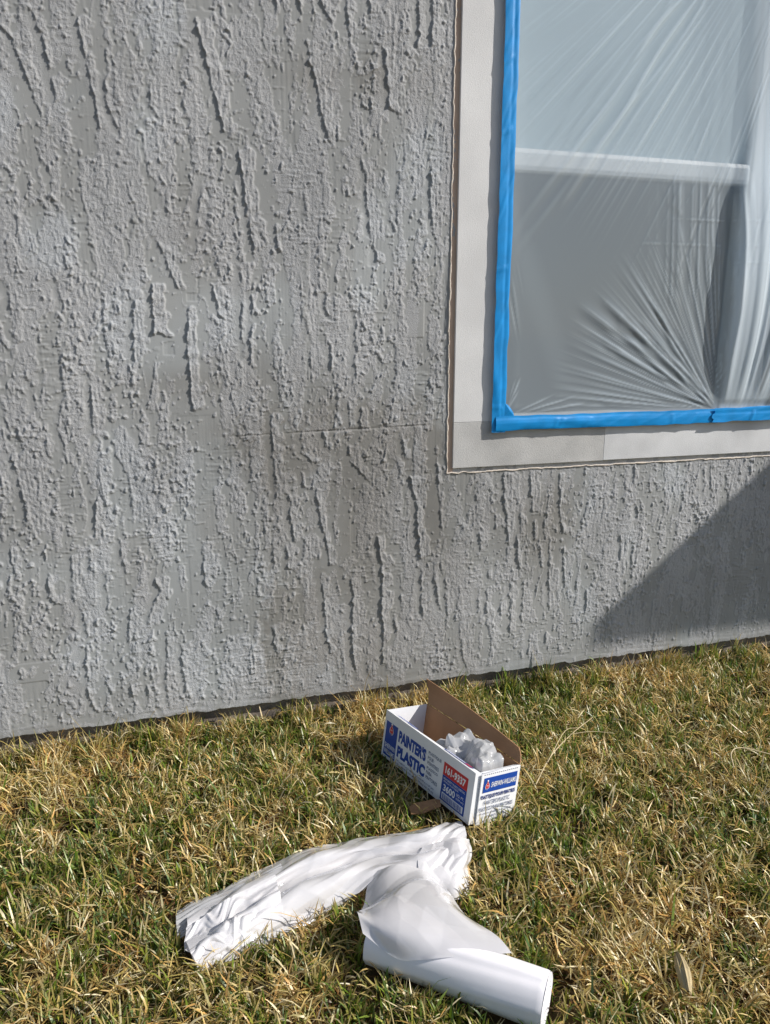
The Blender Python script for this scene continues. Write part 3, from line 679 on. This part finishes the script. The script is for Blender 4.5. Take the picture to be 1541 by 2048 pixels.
# print on the tuck flap, dotted tear line along the end
TT = lambda x, z, l: (.012 + x * (BL - .02), .004 + z * .026, BH - .0008 - z * .0115 + l)
rect('logo_panel', .06, .30, .30, .75, TT, 'print_blue', tuck, .0006); text('lettering', 'SHERWIN-WILLIAMS', .07, .29, .62, .45, TT, 'print_white', tuck, .01, .0009)
rect('logo_panel', .64, .93, .25, .85, TT, 'print_blue', tuck, .0006); rect('label_panel', .65, .85, .38, .70, TT, 'print_white', tuck, .0009); rect('label_panel', .86, .92, .35, .75, TT, 'print_red', tuck, .0009)
text('lettering', "PAINTER'S PLASTIC", .655, .845, .62, .46, TT, 'print_blue', tuck, .01, .0012)
for i in range(17): rect('perforation', .05 + i * .053, .072 + i * .053, .028, .012, TE, 'print_grey', endp, .0008)

# crumpled clear wrapping inside the box
def tri(x): return 2 * np.abs(2 * (x - np.floor(x + .5))) - 1
def facet(x, y, seed):
    """crumpled-sheet noise: random heights on a triangular lattice joined by flat facets"""
    tab = np.random.default_rng(seed).uniform(-1, 1, 4096); sk = .36602540378
    k = (x + y) * sk; i = np.floor(x + k); j = np.floor(y + k); fx = x + k - i; fy = y + k - j; i = i.astype(int); j = j.astype(int)
    hsh = lambda a, b: tab[(a * 7919 + b * 104729 + a * b * 31) % 4096]
    up = fx > fy; h0 = hsh(i, j); h2 = hsh(i + 1, j + 1); h1 = np.where(up, hsh(i + 1, j), hsh(i, j + 1))
    big, sml = np.maximum(fx, fy), np.minimum(fx, fy); return h0 * (1 - big) + h1 * (big - sml) + h2 * sml
def crumple(P2, seed, waves, amp):
    """creased relief: flat facets meeting in sharp folds, at a few sizes"""
    o = np.zeros(P2.shape[:-1]); wx = .25 * np.sin(P2[..., 1] / waves[0] * 2.1 + seed); wy = .25 * np.sin(P2[..., 0] / waves[0] * 1.7 + seed)
    for k, lam in enumerate(waves):
        a = seed * 1.3 + k * .9; x, y = P2[..., 0] / lam + wx, P2[..., 1] / lam + wy
        o += facet(x * math.cos(a) - y * math.sin(a) + 50, x * math.sin(a) + y * math.cos(a) + 50, seed * 17 + k) * lam
    return o * amp
def wrapping():
    root = empty('plastic_wrap', BO, 'crumpled clear plastic wrapping stuffed inside the open box', 'plastic wrap'); root.rotation_euler = boxroot.rotation_euler
    for k, (x0, x1, y0, y1, base) in enumerate(((.125, .352, .014, .126, .094), (.175, .350, .028, .122, .112))):
        nu, nv = 110, 64; X, Y = np.meshgrid(np.linspace(x0, x1, nu), np.linspace(y0, y1, nv)); P2 = np.stack([X, Y], -1)
        ed = np.minimum.reduce([sstep(0, .03, X - x0), sstep(0, .02, x1 - X), sstep(0, .018, Y - y0), sstep(0, .02, y1 - Y)])
        pk = crumple(P2, 61 + k, (.075, .036, .017), .42); Z = .045 + (base - .045 + pk + .022 * np.sin((X - x0) / (x1 - x0) * 3.1) * sstep(y0, y1, Y)) * ed
        sh = crumple(P2 + 3, 71 + k, (.05, .025), .22)
        V = np.stack([np.clip(X + sh * ed, .005, BL - .005), np.clip(Y + .7 * sh * ed, .008, BW - .005), np.clip(Z, .02, .172)], -1)
        link('crumpled_film', fast_mesh('crumpled_film', V.reshape(-1, 3), grid_faces(nu, nv)), M['clear_film'], root, True)
wrapping()

# ------------------------------------------------------------------ roll of film with its unrolled tail
RA, RB, RR = Vector((.768, -.892, .043)), Vector((1.003, -1.096, .043)), .0435
rollroot = empty('film_roll', ((RA + RB) / 2)[:2] + (0,), 'white plastic film roll on the lawn with its crumpled tail pulled out', 'film roll')
def to_local(V): V = np.array(V, float); V[:, :2] -= np.array(rollroot.location)[:2]; return V
def roll():
    ax = (RB - RA).normalized(); e1 = Vector((0, 0, 1)); e2 = ax.cross(e1).normalized(); Ln = (RB - RA).length
    nu, nv = 72, 60; V = []
    for j in range(nv):
        t = j / (nv - 1)
        for i in range(nu):
            q = 2 * math.pi * i / (nu - 1); rr = RR * (1 + .004 * math.sin(3 * q + t * 4)) + .0006 * float(n1(np.array([q * 4 + t * 2]), 77)[0]) * (i not in (0, nu - 1)) - .0012 * (t > .985)
            p = RA + ax * (t * Ln) + (e1 * math.cos(q) + e2 * math.sin(q)) * rr; V.append(p)
    o = link('wound_roll', fast_mesh('wound_roll', to_local(V), grid_faces(nu, nv)[:, ::-1]), M['roll'], rollroot, True)
    # ends: layered rings round an open core
    for k, (c, s) in enumerate(((RA, -1), (RB, 1))):
        V = []; rs = np.concatenate([np.linspace(RR - .0012, .012, 26), [.0116, .0116]])
        for j, r in enumerate(rs):
            dz = .0012 * math.sin(j * 1.9 + k) + .0008 * math.sin(j * 5.1) if j < 26 else (-.002 if j == 26 else -.06)
            for i in range(nu):
                q = 2 * math.pi * i / (nu - 1); V.append(c + ax * s * (dz + .0004 * math.sin(q * 3 + j)) + (e1 * math.cos(q) + e2 * math.sin(q)) * float(r))
        F = grid_faces(nu, len(rs)); e = link('roll_end', fast_mesh('roll_end', to_local(V), F if s > 0 else F[:, ::-1]), M['roll'], o, True)
    V = []
    for r, t in ((.0114, .006), (.0114, Ln - .006), (.0098, Ln - .006), (.0098, .006), (.0114, .006)):
        for i in range(nu):
            q = 2 * math.pi * i / (nu - 1); V.append(RA + ax * t + (e1 * math.cos(q) + e2 * math.sin(q)) * r)
    link('core_tube', fast_mesh('core_tube', to_local(V), grid_faces(nu, 5)), M['core'], o, True)
roll()
def spline(P, n, axis):
    """Catmull-Rom resample of control net P along axis"""
    P = np.moveaxis(np.asarray(P, float), axis, 0); m = len(P); t = np.linspace(0, m - 1, n); i = np.clip(np.floor(t).astype(int), 0, m - 2); f = (t - i).reshape(-1, *([1] * (P.ndim - 1)))
    E = np.concatenate([2 * P[:1] - P[1:2], P, 2 * P[-1:] - P[-2:-1]]); p0, p1, p2, p3 = E[i], E[i + 1], E[i + 2], E[i + 3]
    o = .5 * (2 * p1 + (p2 - p0) * f + (2 * p0 - 5 * p1 + 4 * p2 - p3) * f ** 2 + (3 * p1 - p0 - 3 * p2 + p3) * f ** 3); return np.moveaxis(o, 0, axis)
def sheet(name, P, nu, nv, seed, waves, amp, m, envf=None, pleat=None):
    G = spline(spline(P, nv, 0), nu, 1)          # (nv, nu, 3)
    du = np.gradient(G, axis=1); dv = np.gradient(G, axis=0); n = np.cross(du, dv); n /= np.linalg.norm(n, axis=-1, keepdims=True) + 1e-9
    n *= np.sign(n[..., 2:3] + 1e-6)
    s = np.cumsum(np.linalg.norm(du, axis=-1), 1); t = np.cumsum(np.linalg.norm(dv, axis=-1), 0)
    c = crumple(np.stack([s, t], -1), seed, waves, amp)
    if envf is not None: c = c * envf(*np.meshgrid(np.linspace(0, 1, nu), np.linspace(0, 1, nv)))
    if pleat:       # long sharp pleats down the length of the strip
        uu, vv = np.meshgrid(np.linspace(0, 1, nu), np.linspace(0, 1, nv)); ph = vv * pleat[0] + .35 * n1(uu * 5, seed + 3) + .9 * uu
        c = c + pleat[1] * tri(ph) * (.5 + .5 * np.sin(np.pi * vv)) * (.6 + .5 * np.abs(n1(uu * 6 + vv * 2, seed + 4))) + pleat[1] * .35 * tri(ph * 2.3 + uu * 1.7)
    G = G + n * c[..., None]; G[..., 2] = np.maximum(G[..., 2], .004 + .003 * np.abs(np.sin(s * 60)))
    return link(name, fast_mesh(name, to_local(G.reshape(-1, 3)), grid_faces(nu, nv)), m, rollroot, True)
GB = [[[.446, -.704, .02], [.543, -.656, .02], [.674, -.602, .02], [.797, -.591, .02], [.896, -.606, .02], [.986, -.6, .02], [1.055, -.604, .022]],
      [[.448, -.765, .046], [.547, -.722, .05], [.673, -.668, .05], [.786, -.658, .05], [.886, -.668, .055], [.968, -.66, .055], [1.04, -.660, .05]],
      [[.444, -.787, .030], [.55, -.742, .038], [.669, -.693, .036], [.787, -.680, .038], [.881, -.692, .042], [.96, -.688, .044], [1.034, -.685, .034]],
      [[.450, -.832, .050], [.558, -.795, .057], [.667, -.752, .058], [.777, -.735, .060], [.863, -.744, .066], [.938, -.744, .062], [1.012, -.735, .052]],
      [[.457, -.846, .03], [.56, -.818, .032], [.663, -.785, .032], [.755, -.765, .034], [.822, -.765, .050], [.907, -.785, .045], [.972, -.790, .034]],
      [[.466, -.850, .008], [.563, -.824, .008], [.657, -.790, .008], [.747, -.760, .010], [.800, -.752, .03], [.89, -.772, .02], [.950, -.800, .010]]]
sheet('crumpled_tail', GB, 330, 150, 5, (.12, .06), .042, M['white_film'], None, (2.6, .0050))
GL = [[[.432, -.690, .012], [.54, -.645, .014], [.64, -.610, .014]], [[.428, -.735, .034], [.54, -.700, .036], [.64, -.660, .036]], [[.430, -.775, .026], [.54, -.745, .03], [.64, -.700, .03]]]
sheet('loose_layer', GL, 80, 60, 8, (.06, .03), .06, M['clear_film'], None, (6, .003))
GE = [[[.446, -.775, .040], [.520, -.742, .058], [.62, -.70, .060]], [[.440, -.812, .030], [.520, -.780, .048], [.62, -.735, .056]], [[.452, -.838, .046], [.530, -.805, .064], [.62, -.765, .066]], [[.464, -.858, .020], [.540, -.832, .030], [.62, -.800, .036]]]
sheet('loose_layer', GE, 90, 70, 18, (.07, .035), .045, M['white_film'], None, (3, .003))
GS = [[[.806, -.740, .050], [.843, -.752, .066], [.876, -.760, .068], [.908, -.775, .060], [.940, -.790, .036]],
      [[.774, -.801, .040], [.803, -.840, .078], [.846, -.858, .092], [.892, -.868, .088], [.932, -.875, .058]],
      [[.746, -.842, .062], [.784, -.888, .096], [.834, -.915, .100], [.897, -.930, .098], [.950, -.950, .080]],
      [[.742, -.880, .091], [.772, -.930, .0945], [.820, -.962, .097], [.892, -.970, .097], [.962, -.998, .089]],
      [[.742, -.916, .080], [.787, -.965, .0615], [.822, -.988, .070], [.861, -1.006, .081], [.972, -1.029, .0815]]]
sheet('unrolled_sheet', GS, 150, 150, 12, (.085, .045), .075, M['sheet_film'], lambda u, v: np.clip(1.25 - 1.1 * v, .12, 1))
# pocket of film folded over at the right end
GP = [[[.930, -.690, .050], [.975, -.690, .052], [1.015, -.690, .050], [1.040, -.680, .034]], [[.905, -.735, .062], [.955, -.740, .058], [1.000, -.745, .055], [1.030, -.720, .034]],
      [[.895, -.770, .056], [.935, -.785, .052], [.970, -.795, .045], [1.004, -.775, .022]], [[.900, -.790, .030], [.930, -.805, .022], [.955, -.815, .014], [.985, -.800, .006]]]
sheet('folded_pocket', GP, 80, 70, 21, (.06, .03), .10, M['white_film'])

# ------------------------------------------------------------------ small litter on the lawn
def chip():
    V = np.array([[-.036, -.012, .0], [-.010, -.019, .002], [.006, -.015, .003], [.034, -.017, .010], [.039, .002, .012], [.030, .013, .010], [.008, .016, .006], [-.014, .020, .003], [-.033, .012, .002]]); V = V + np.array([.985, -.548, .034])
    n = len(V); F = [tuple(range(n)), tuple(range(2 * n - 1, n - 1, -1))] + [(i, i + n, (i + 1) % n + n, (i + 1) % n) for i in range(n)]
    o = link('bark_chip', mesh('bark_chip', np.concatenate([V, V - [0, 0, .0025]]), F), simple('weathered chip', (.30, .17, .085), .9, (120, .6, .002), .25, 60)); tag(o, 'flat brown chip lying in the shade below the box', 'chip')
chip()
def husk():
    nu, nv = 13, 24; t = np.linspace(0, 1, nv); V = []
    for q in t:
        w = .0125 * math.sin(math.pi * min(1, q * .92 + .06)) ** .6; c = np.array([1.238 + .035 * q, -1.145 + .075 * q, .036 + .010 * math.sin(q * 3)])
        for u in np.linspace(-1, 1, nu): V.append(c + np.array([.85 * u * w, -.5 * u * w, .010 * (1 - u * u) * (1 - .3 * q) - .004 * abs(math.sin(u * 5))]))
    o = link('dry_leaf', fast_mesh('dry_leaf', V, grid_faces(nu, nv)), simple('pale dry leaf', (.46, .37, .21), .7, (200, .5, .002), .2, 70), None, True); tag(o, 'pale curled dry leaf on the lawn near the bottom right', 'leaf')
husk()
def stalk(name, paths, label, cat, col):
    root = empty(name, (*paths[0][0][:2], 0), label, cat); m = simple(name + ' straw', col, .7, None, .12, 60)
    for k, (pts, r) in enumerate([(p, r) for p, r in zip([q for q in paths], (.0017, .0012, .001, .001))]):
        P = spline(np.array(pts, float), 24, 0); d = np.gradient(P, axis=0); d /= np.linalg.norm(d, axis=1)[:, None]; s = np.cross(d, [0, 0, 1]); s /= np.linalg.norm(s, axis=1)[:, None] + 1e-9; u = np.cross(s, d)
        a = np.linspace(0, 2 * np.pi, 7); tp = np.linspace(1, .55, 24)[:, None, None] * r
        V = P[:, None] + tp * (s[:, None] * np.cos(a)[None, :, None] + u[:, None] * np.sin(a)[None, :, None])
        V[..., :2] -= np.array(paths[0][0][:2]); link('stem', fast_mesh('stem', V.reshape(-1, 3), grid_faces(7, 24)), m, root, True)
stalk('straw_stalk', [[(1.270, -.545, .040), (1.350, -.470, .058), (1.450, -.400, .066), (1.545, -.345, .070)], [(1.330, -.490, .056), (1.43, -.395, .072), (1.475, -.385, .072)], [(1.44, -.405, .068), (1.50, -.41, .070), (1.56, -.43, .066)]],
      'long pale forked straw stalk on the grass to the right of the box', 'stalk', (.52, .42, .25))
stalk('straw_stalk', [[(1.780, -.62, .04), (1.80, -.585, .058), (1.84, -.58, .062), (1.92, -.63, .05)]], 'bent pale straw stalk lying at the right edge of the lawn', 'stalk', (.60, .49, .30))
# ------------------------------------------------------------------ grass
def grass():
    g = np.random.default_rng(11)
    def pts(n, x0, x1, y0, y1): return np.stack([g.uniform(x0, x1, n), g.uniform(y0, y1, n)], -1)
    Tc = pts(42000, -.55, 2.95, -1.55, .012)
    cx, cy = .4687, -1.9837; dxx, dyy = Tc[:, 0] - cx, Tc[:, 1] - cy; yw = R(16.364)
    fwd = dxx * math.sin(yw) + dyy * math.cos(yw); lat = dxx * math.cos(yw) - dyy * math.sin(yw)
    vis = (np.abs(lat) < fwd * .60 + .12) & (fwd > .78)          # densest in front of the wall, thinner out towards the sides
    Tc = Tc[vis | (g.random(len(Tc)) < .2)]
    Tc = np.concatenate([Tc, pts(5000, -2.2, 5, -3.6, .0)])
    # tufts left standing against the foundation, in drifts
    wx = g.uniform(-.5, 2.9, 1500); wx = wx[(np.sin(wx * 7.3) + np.sin(wx * 17.1 + 1) + .8 * np.sin(wx * 41)) > -.4]
    Tc = np.concatenate([Tc, np.stack([wx, -np.abs(g.normal(0, .035, len(wx))) - .004], -1)]); wallt = np.arange(len(Tc)) >= len(Tc) - len(wx)
    nb = g.integers(3, 11, len(Tc)); ti = np.repeat(np.arange(len(Tc)), nb)
    P = Tc[ti] + g.normal(0, .0055, (len(ti), 2)); nP = len(P)
    taz = g.uniform(0, 2 * np.pi, len(Tc))[ti]; tk = g.random(len(Tc))[ti]; tl_ = (g.uniform(.75, 1.3, len(Tc)) * np.where(wallt, 1.55, 1))[ti]; wt = wallt[ti]
    # lumpy growth
    def field(p, s, seed):
        q = np.random.default_rng(seed); o = 0
        for k in range(7):
            a = q.uniform(0, 6.28); f = s * q.uniform(.6, 1.7); o = o + np.sin(p[:, 0] * math.cos(a) * f + p[:, 1] * math.sin(a) * f + q.uniform(0, 6.28) + 1.2 * np.sin(p[:, 1] * f * .5 + k))
        return o / 2.0
    thick = field(P, 26, 1) + .7 * field(P, 60, 2); green = field(P, 9, 3) * .7 + field(P, 34, 4) * .9 + .5 * field(P, 90, 14)
    kk = (thick > -1.1) | (g.random(nP) < .35); P = P[kk]; taz, tk, tl_, wt = taz[kk], tk[kk], tl_[kk], wt[kk]; n = len(P); thick = field(P, 26, 1) + .7 * field(P, 60, 2); green = field(P, 9, 3) * .7 + field(P, 34, 4) * .9 + .5 * field(P, 90, 14)
    u = np.where(g.random(n) < .7, tk, g.random(n)); pg = np.clip(.46 + .25 * green, .05, .90)
    kind = np.where(u < pg, 0, np.where(g.random(n) < np.clip(.66 - .16 * field(P, 16, 9), .25, .9), 1, 2))            # 0 green, 1 straw, 2 brown thatch
    near_wall = sstep(-.10, .0, P[:, 1])
    ln = np.where(kind == 0, tl_ * g.uniform(.022, .050, n), np.where(kind == 1, np.where(wt, 1.3, 1) * g.uniform(.020, .056, n), g.uniform(.018, .040, n))) * (1 + .12 * np.clip(thick, -1, 1.5)) * (1 + .35 * near_wall * (g.random(n) < .3))
    ln *= np.where(g.random(n) < .012, 1.8, 1)
    wd = np.where(kind == 0, g.uniform(.0026, .0058, n), np.where(kind == 1, g.uniform(.0016, .0042, n), g.uniform(.0016, .0036, n)))
    tilt = np.where(kind == 0, g.normal(.62, .30, n), np.where(kind == 1, g.normal(1.08, .34, n), g.normal(1.25, .25, n))); tilt = np.where(wt, tilt * .62, tilt); tilt = np.clip(tilt, .05, 1.52)
    az = np.where(g.random(n) < .55, taz + g.normal(0, .7, n), g.uniform(0, 2 * np.pi, n))
    zb = np.where(kind == 0, g.uniform(-.012, .006, n), np.where(kind == 1, g.uniform(-.008, .026, n), g.uniform(-.012, .008, n)))
    curl = g.normal(.35, .45, n)
    # keep clear of what lies on the lawn
    def inside(p, quad, pad=0):
        q = np.array(quad); ok = np.ones(len(p), bool)
        for i in range(len(q)):
            a, b = q[i], q[(i + 1) % len(q)]; e = b - a; ok &= (e[0] * (p[:, 1] - a[1]) - e[1] * (p[:, 0] - a[0])) / np.linalg.norm(e) > -pad
        return ok
    d = np.array([math.sin(1), 0])
    bx = [BO + BM @ Vector(c) for c in ((0, 0, 0), (BL, 0, 0), (BL, BW, 0), (0, BW, 0))]; bxq = [(v.x, v.y) for v in bx]
    ax = np.array([(RB - RA).x, (RB - RA).y]); ax /= np.linalg.norm(ax); pr = np.array([-ax[1], ax[0]]); a2, b2 = np.array([RA.x, RA.y]), np.array([RB.x, RB.y])
    rq = [a2 - pr * .04 - ax * .004, b2 - pr * .04 + ax * .004, b2 + pr * .04 + ax * .004, a2 + pr * .04 - ax * .004]
    tails = [[(.440, -.845), (.66, -.785), (.66, -.615), (.44, -.71)], [(.655, -.785), (.79, -.76), (.79, -.60), (.655, -.615)], [(.785, -.76), (.95, -.79), (1.04, -.70), (1.05, -.61), (.785, -.60)], [(.76, -.93), (.97, -1.0), (.95, -.78), (.79, -.74)]]
    tip = P + (ln * np.sin(tilt))[:, None] * np.stack([np.cos(az), np.sin(az)], -1); mid = (P + tip) / 2
    def ccw(q):
        q = np.array(q, float); s = sum(q[i][0] * q[(i + 1) % len(q)][1] - q[(i + 1) % len(q)][0] * q[i][1] for i in range(len(q))); return q if s > 0 else q[::-1]
    drop = inside(P, ccw(bxq), .0) | inside(tip, ccw(bxq), .0) | inside(mid, ccw(bxq), .0) | inside(P, ccw(rq), 0) | inside(tip, ccw(rq), -.004)
    under = np.zeros(n, bool)
    for q in tails: under |= inside(P, ccw(q), .002) | inside(tip, ccw(q), -.004) | inside(mid, ccw(q), 0)
    ln = np.where(under, np.minimum(ln, .014), ln); zb = np.where(under, np.minimum(zb, -.006), zb)
    drop |= tip[:, 1] > .016
    k = ~drop; P, ln, wd, tilt, az, zb, curl, kind, green = P[k], ln[k], wd[k], tilt[k], az[k], zb[k], curl[k], kind[k], green[k]; n = len(P)
    # blade: three stations and a tip
    ts = np.array([0, .38, .72, 1.0]); dirh = np.stack([np.cos(az), np.sin(az)], -1); side = np.stack([-np.sin(az), np.cos(az)], -1); tw = g.normal(0, .6, n)
    V = np.zeros((n, 7, 3), np.float32); pos = np.concatenate([P, zb[:, None]], -1); ang = tilt - .5 * curl; prev = 0
    wf = [.75, 1.0, .72]
    for i, t in enumerate(ts):
        if i:
            step = (t - prev) * ln; pos = pos + np.concatenate([dirh * (np.sin(ang) * step)[:, None], (np.cos(ang) * step)[:, None]], -1); ang = ang + curl * .55; prev = t
        if i < 3:
            w = (wd * wf[i] * .5)[:, None]; s3 = np.concatenate([side * np.cos(tw)[:, None], np.sin(tw)[:, None] * .8], -1)
            V[:, 2 * i] = pos - s3 * w; V[:, 2 * i + 1] = pos + s3 * w
        else: V[:, 6] = pos
    V[..., 2] = np.maximum(V[..., 2], -.011 + .002 * np.random.default_rng(2).random(V[..., 2].shape))
    # every third straw is a cut-off stub: leave its end blunt by pulling the tip back
    i0 = (np.arange(n) * 7)[:, None]
    T = np.concatenate([i0 + np.array([[0, 1, 3]]), i0 + np.array([[0, 3, 2]]), i0 + np.array([[2, 3, 5]]), i0 + np.array([[2, 5, 4]]), i0 + np.array([[4, 5, 6]])], 1).reshape(-1, 3)
    c_g = np.array([[.15, .245, .024], [.22, .31, .040], [.115, .195, .058], [.36, .37, .060]]); c_s = np.array([[.84, .66, .32], [.70, .50, .19], [.92, .79, .50], [.60, .46, .15], [.76, .46, .16]]); c_b = np.array([[.34, .165, .055], [.42, .24, .085], [.20, .115, .045]])
    col = np.where((kind == 0)[:, None], c_g[g.integers(0, 4, n)], np.where((kind == 1)[:, None], c_s[g.integers(0, 5, n)], c_b[g.integers(0, 3, n)])) * g.uniform(.6, 1.3, n)[:, None]
    mixg = np.clip(g.normal(.13, .24, n), 0, .7)[:, None] * (kind == 1)[:, None]; col = col * (1 - mixg) + np.array([.25, .26, .06]) * mixg
    C = np.ones((n, 7, 4), np.float32); C[..., :3] = col[:, None]
    dry = (g.random(n) < .45) & (kind == 0); C[dry, 4:, :3] = np.array([.36, .29, .11]); C[dry, 6, :3] = np.array([.45, .34, .16])
    me = fast_mesh('grass', V.reshape(-1, 3), T)
    at = me.color_attributes.new('col', 'FLOAT_COLOR', 'POINT'); at.data.foreach_set('color', C.ravel())
    m, nt, N, L, Pn = mat('grass blades'); N.remove(Pn); out = N['Material Output']
    a = N.new('ShaderNodeAttribute'); a.attribute_name = 'col'
    df = N.new('ShaderNodeBsdfDiffuse'); tl = N.new('ShaderNodeBsdfTranslucent'); gl = N.new('ShaderNodeBsdfGlossy'); gl.inputs['Roughness'].default_value = .38; gl.inputs[0].default_value = (.8, .8, .75, 1)
    x1 = N.new('ShaderNodeMixShader'); x1.inputs[0].default_value = .36; x2 = N.new('ShaderNodeMixShader'); x2.inputs[0].default_value = .05
    L.new(a.outputs['Color'], df.inputs[0]); L.new(a.outputs['Color'], tl.inputs[0]); L.new(df.outputs[0], x1.inputs[1]); L.new(tl.outputs[0], x1.inputs[2]); L.new(x1.outputs[0], x2.inputs[1]); L.new(gl.outputs[0], x2.inputs[2]); L.new(x2.outputs[0], out.inputs[0])
    o = link('grass', me, m); tag(o, 'short mixed green and straw coloured grass covering the lawn', 'grass', kind='stuff')
    print('blades', n, 'tris', len(T))
grass()
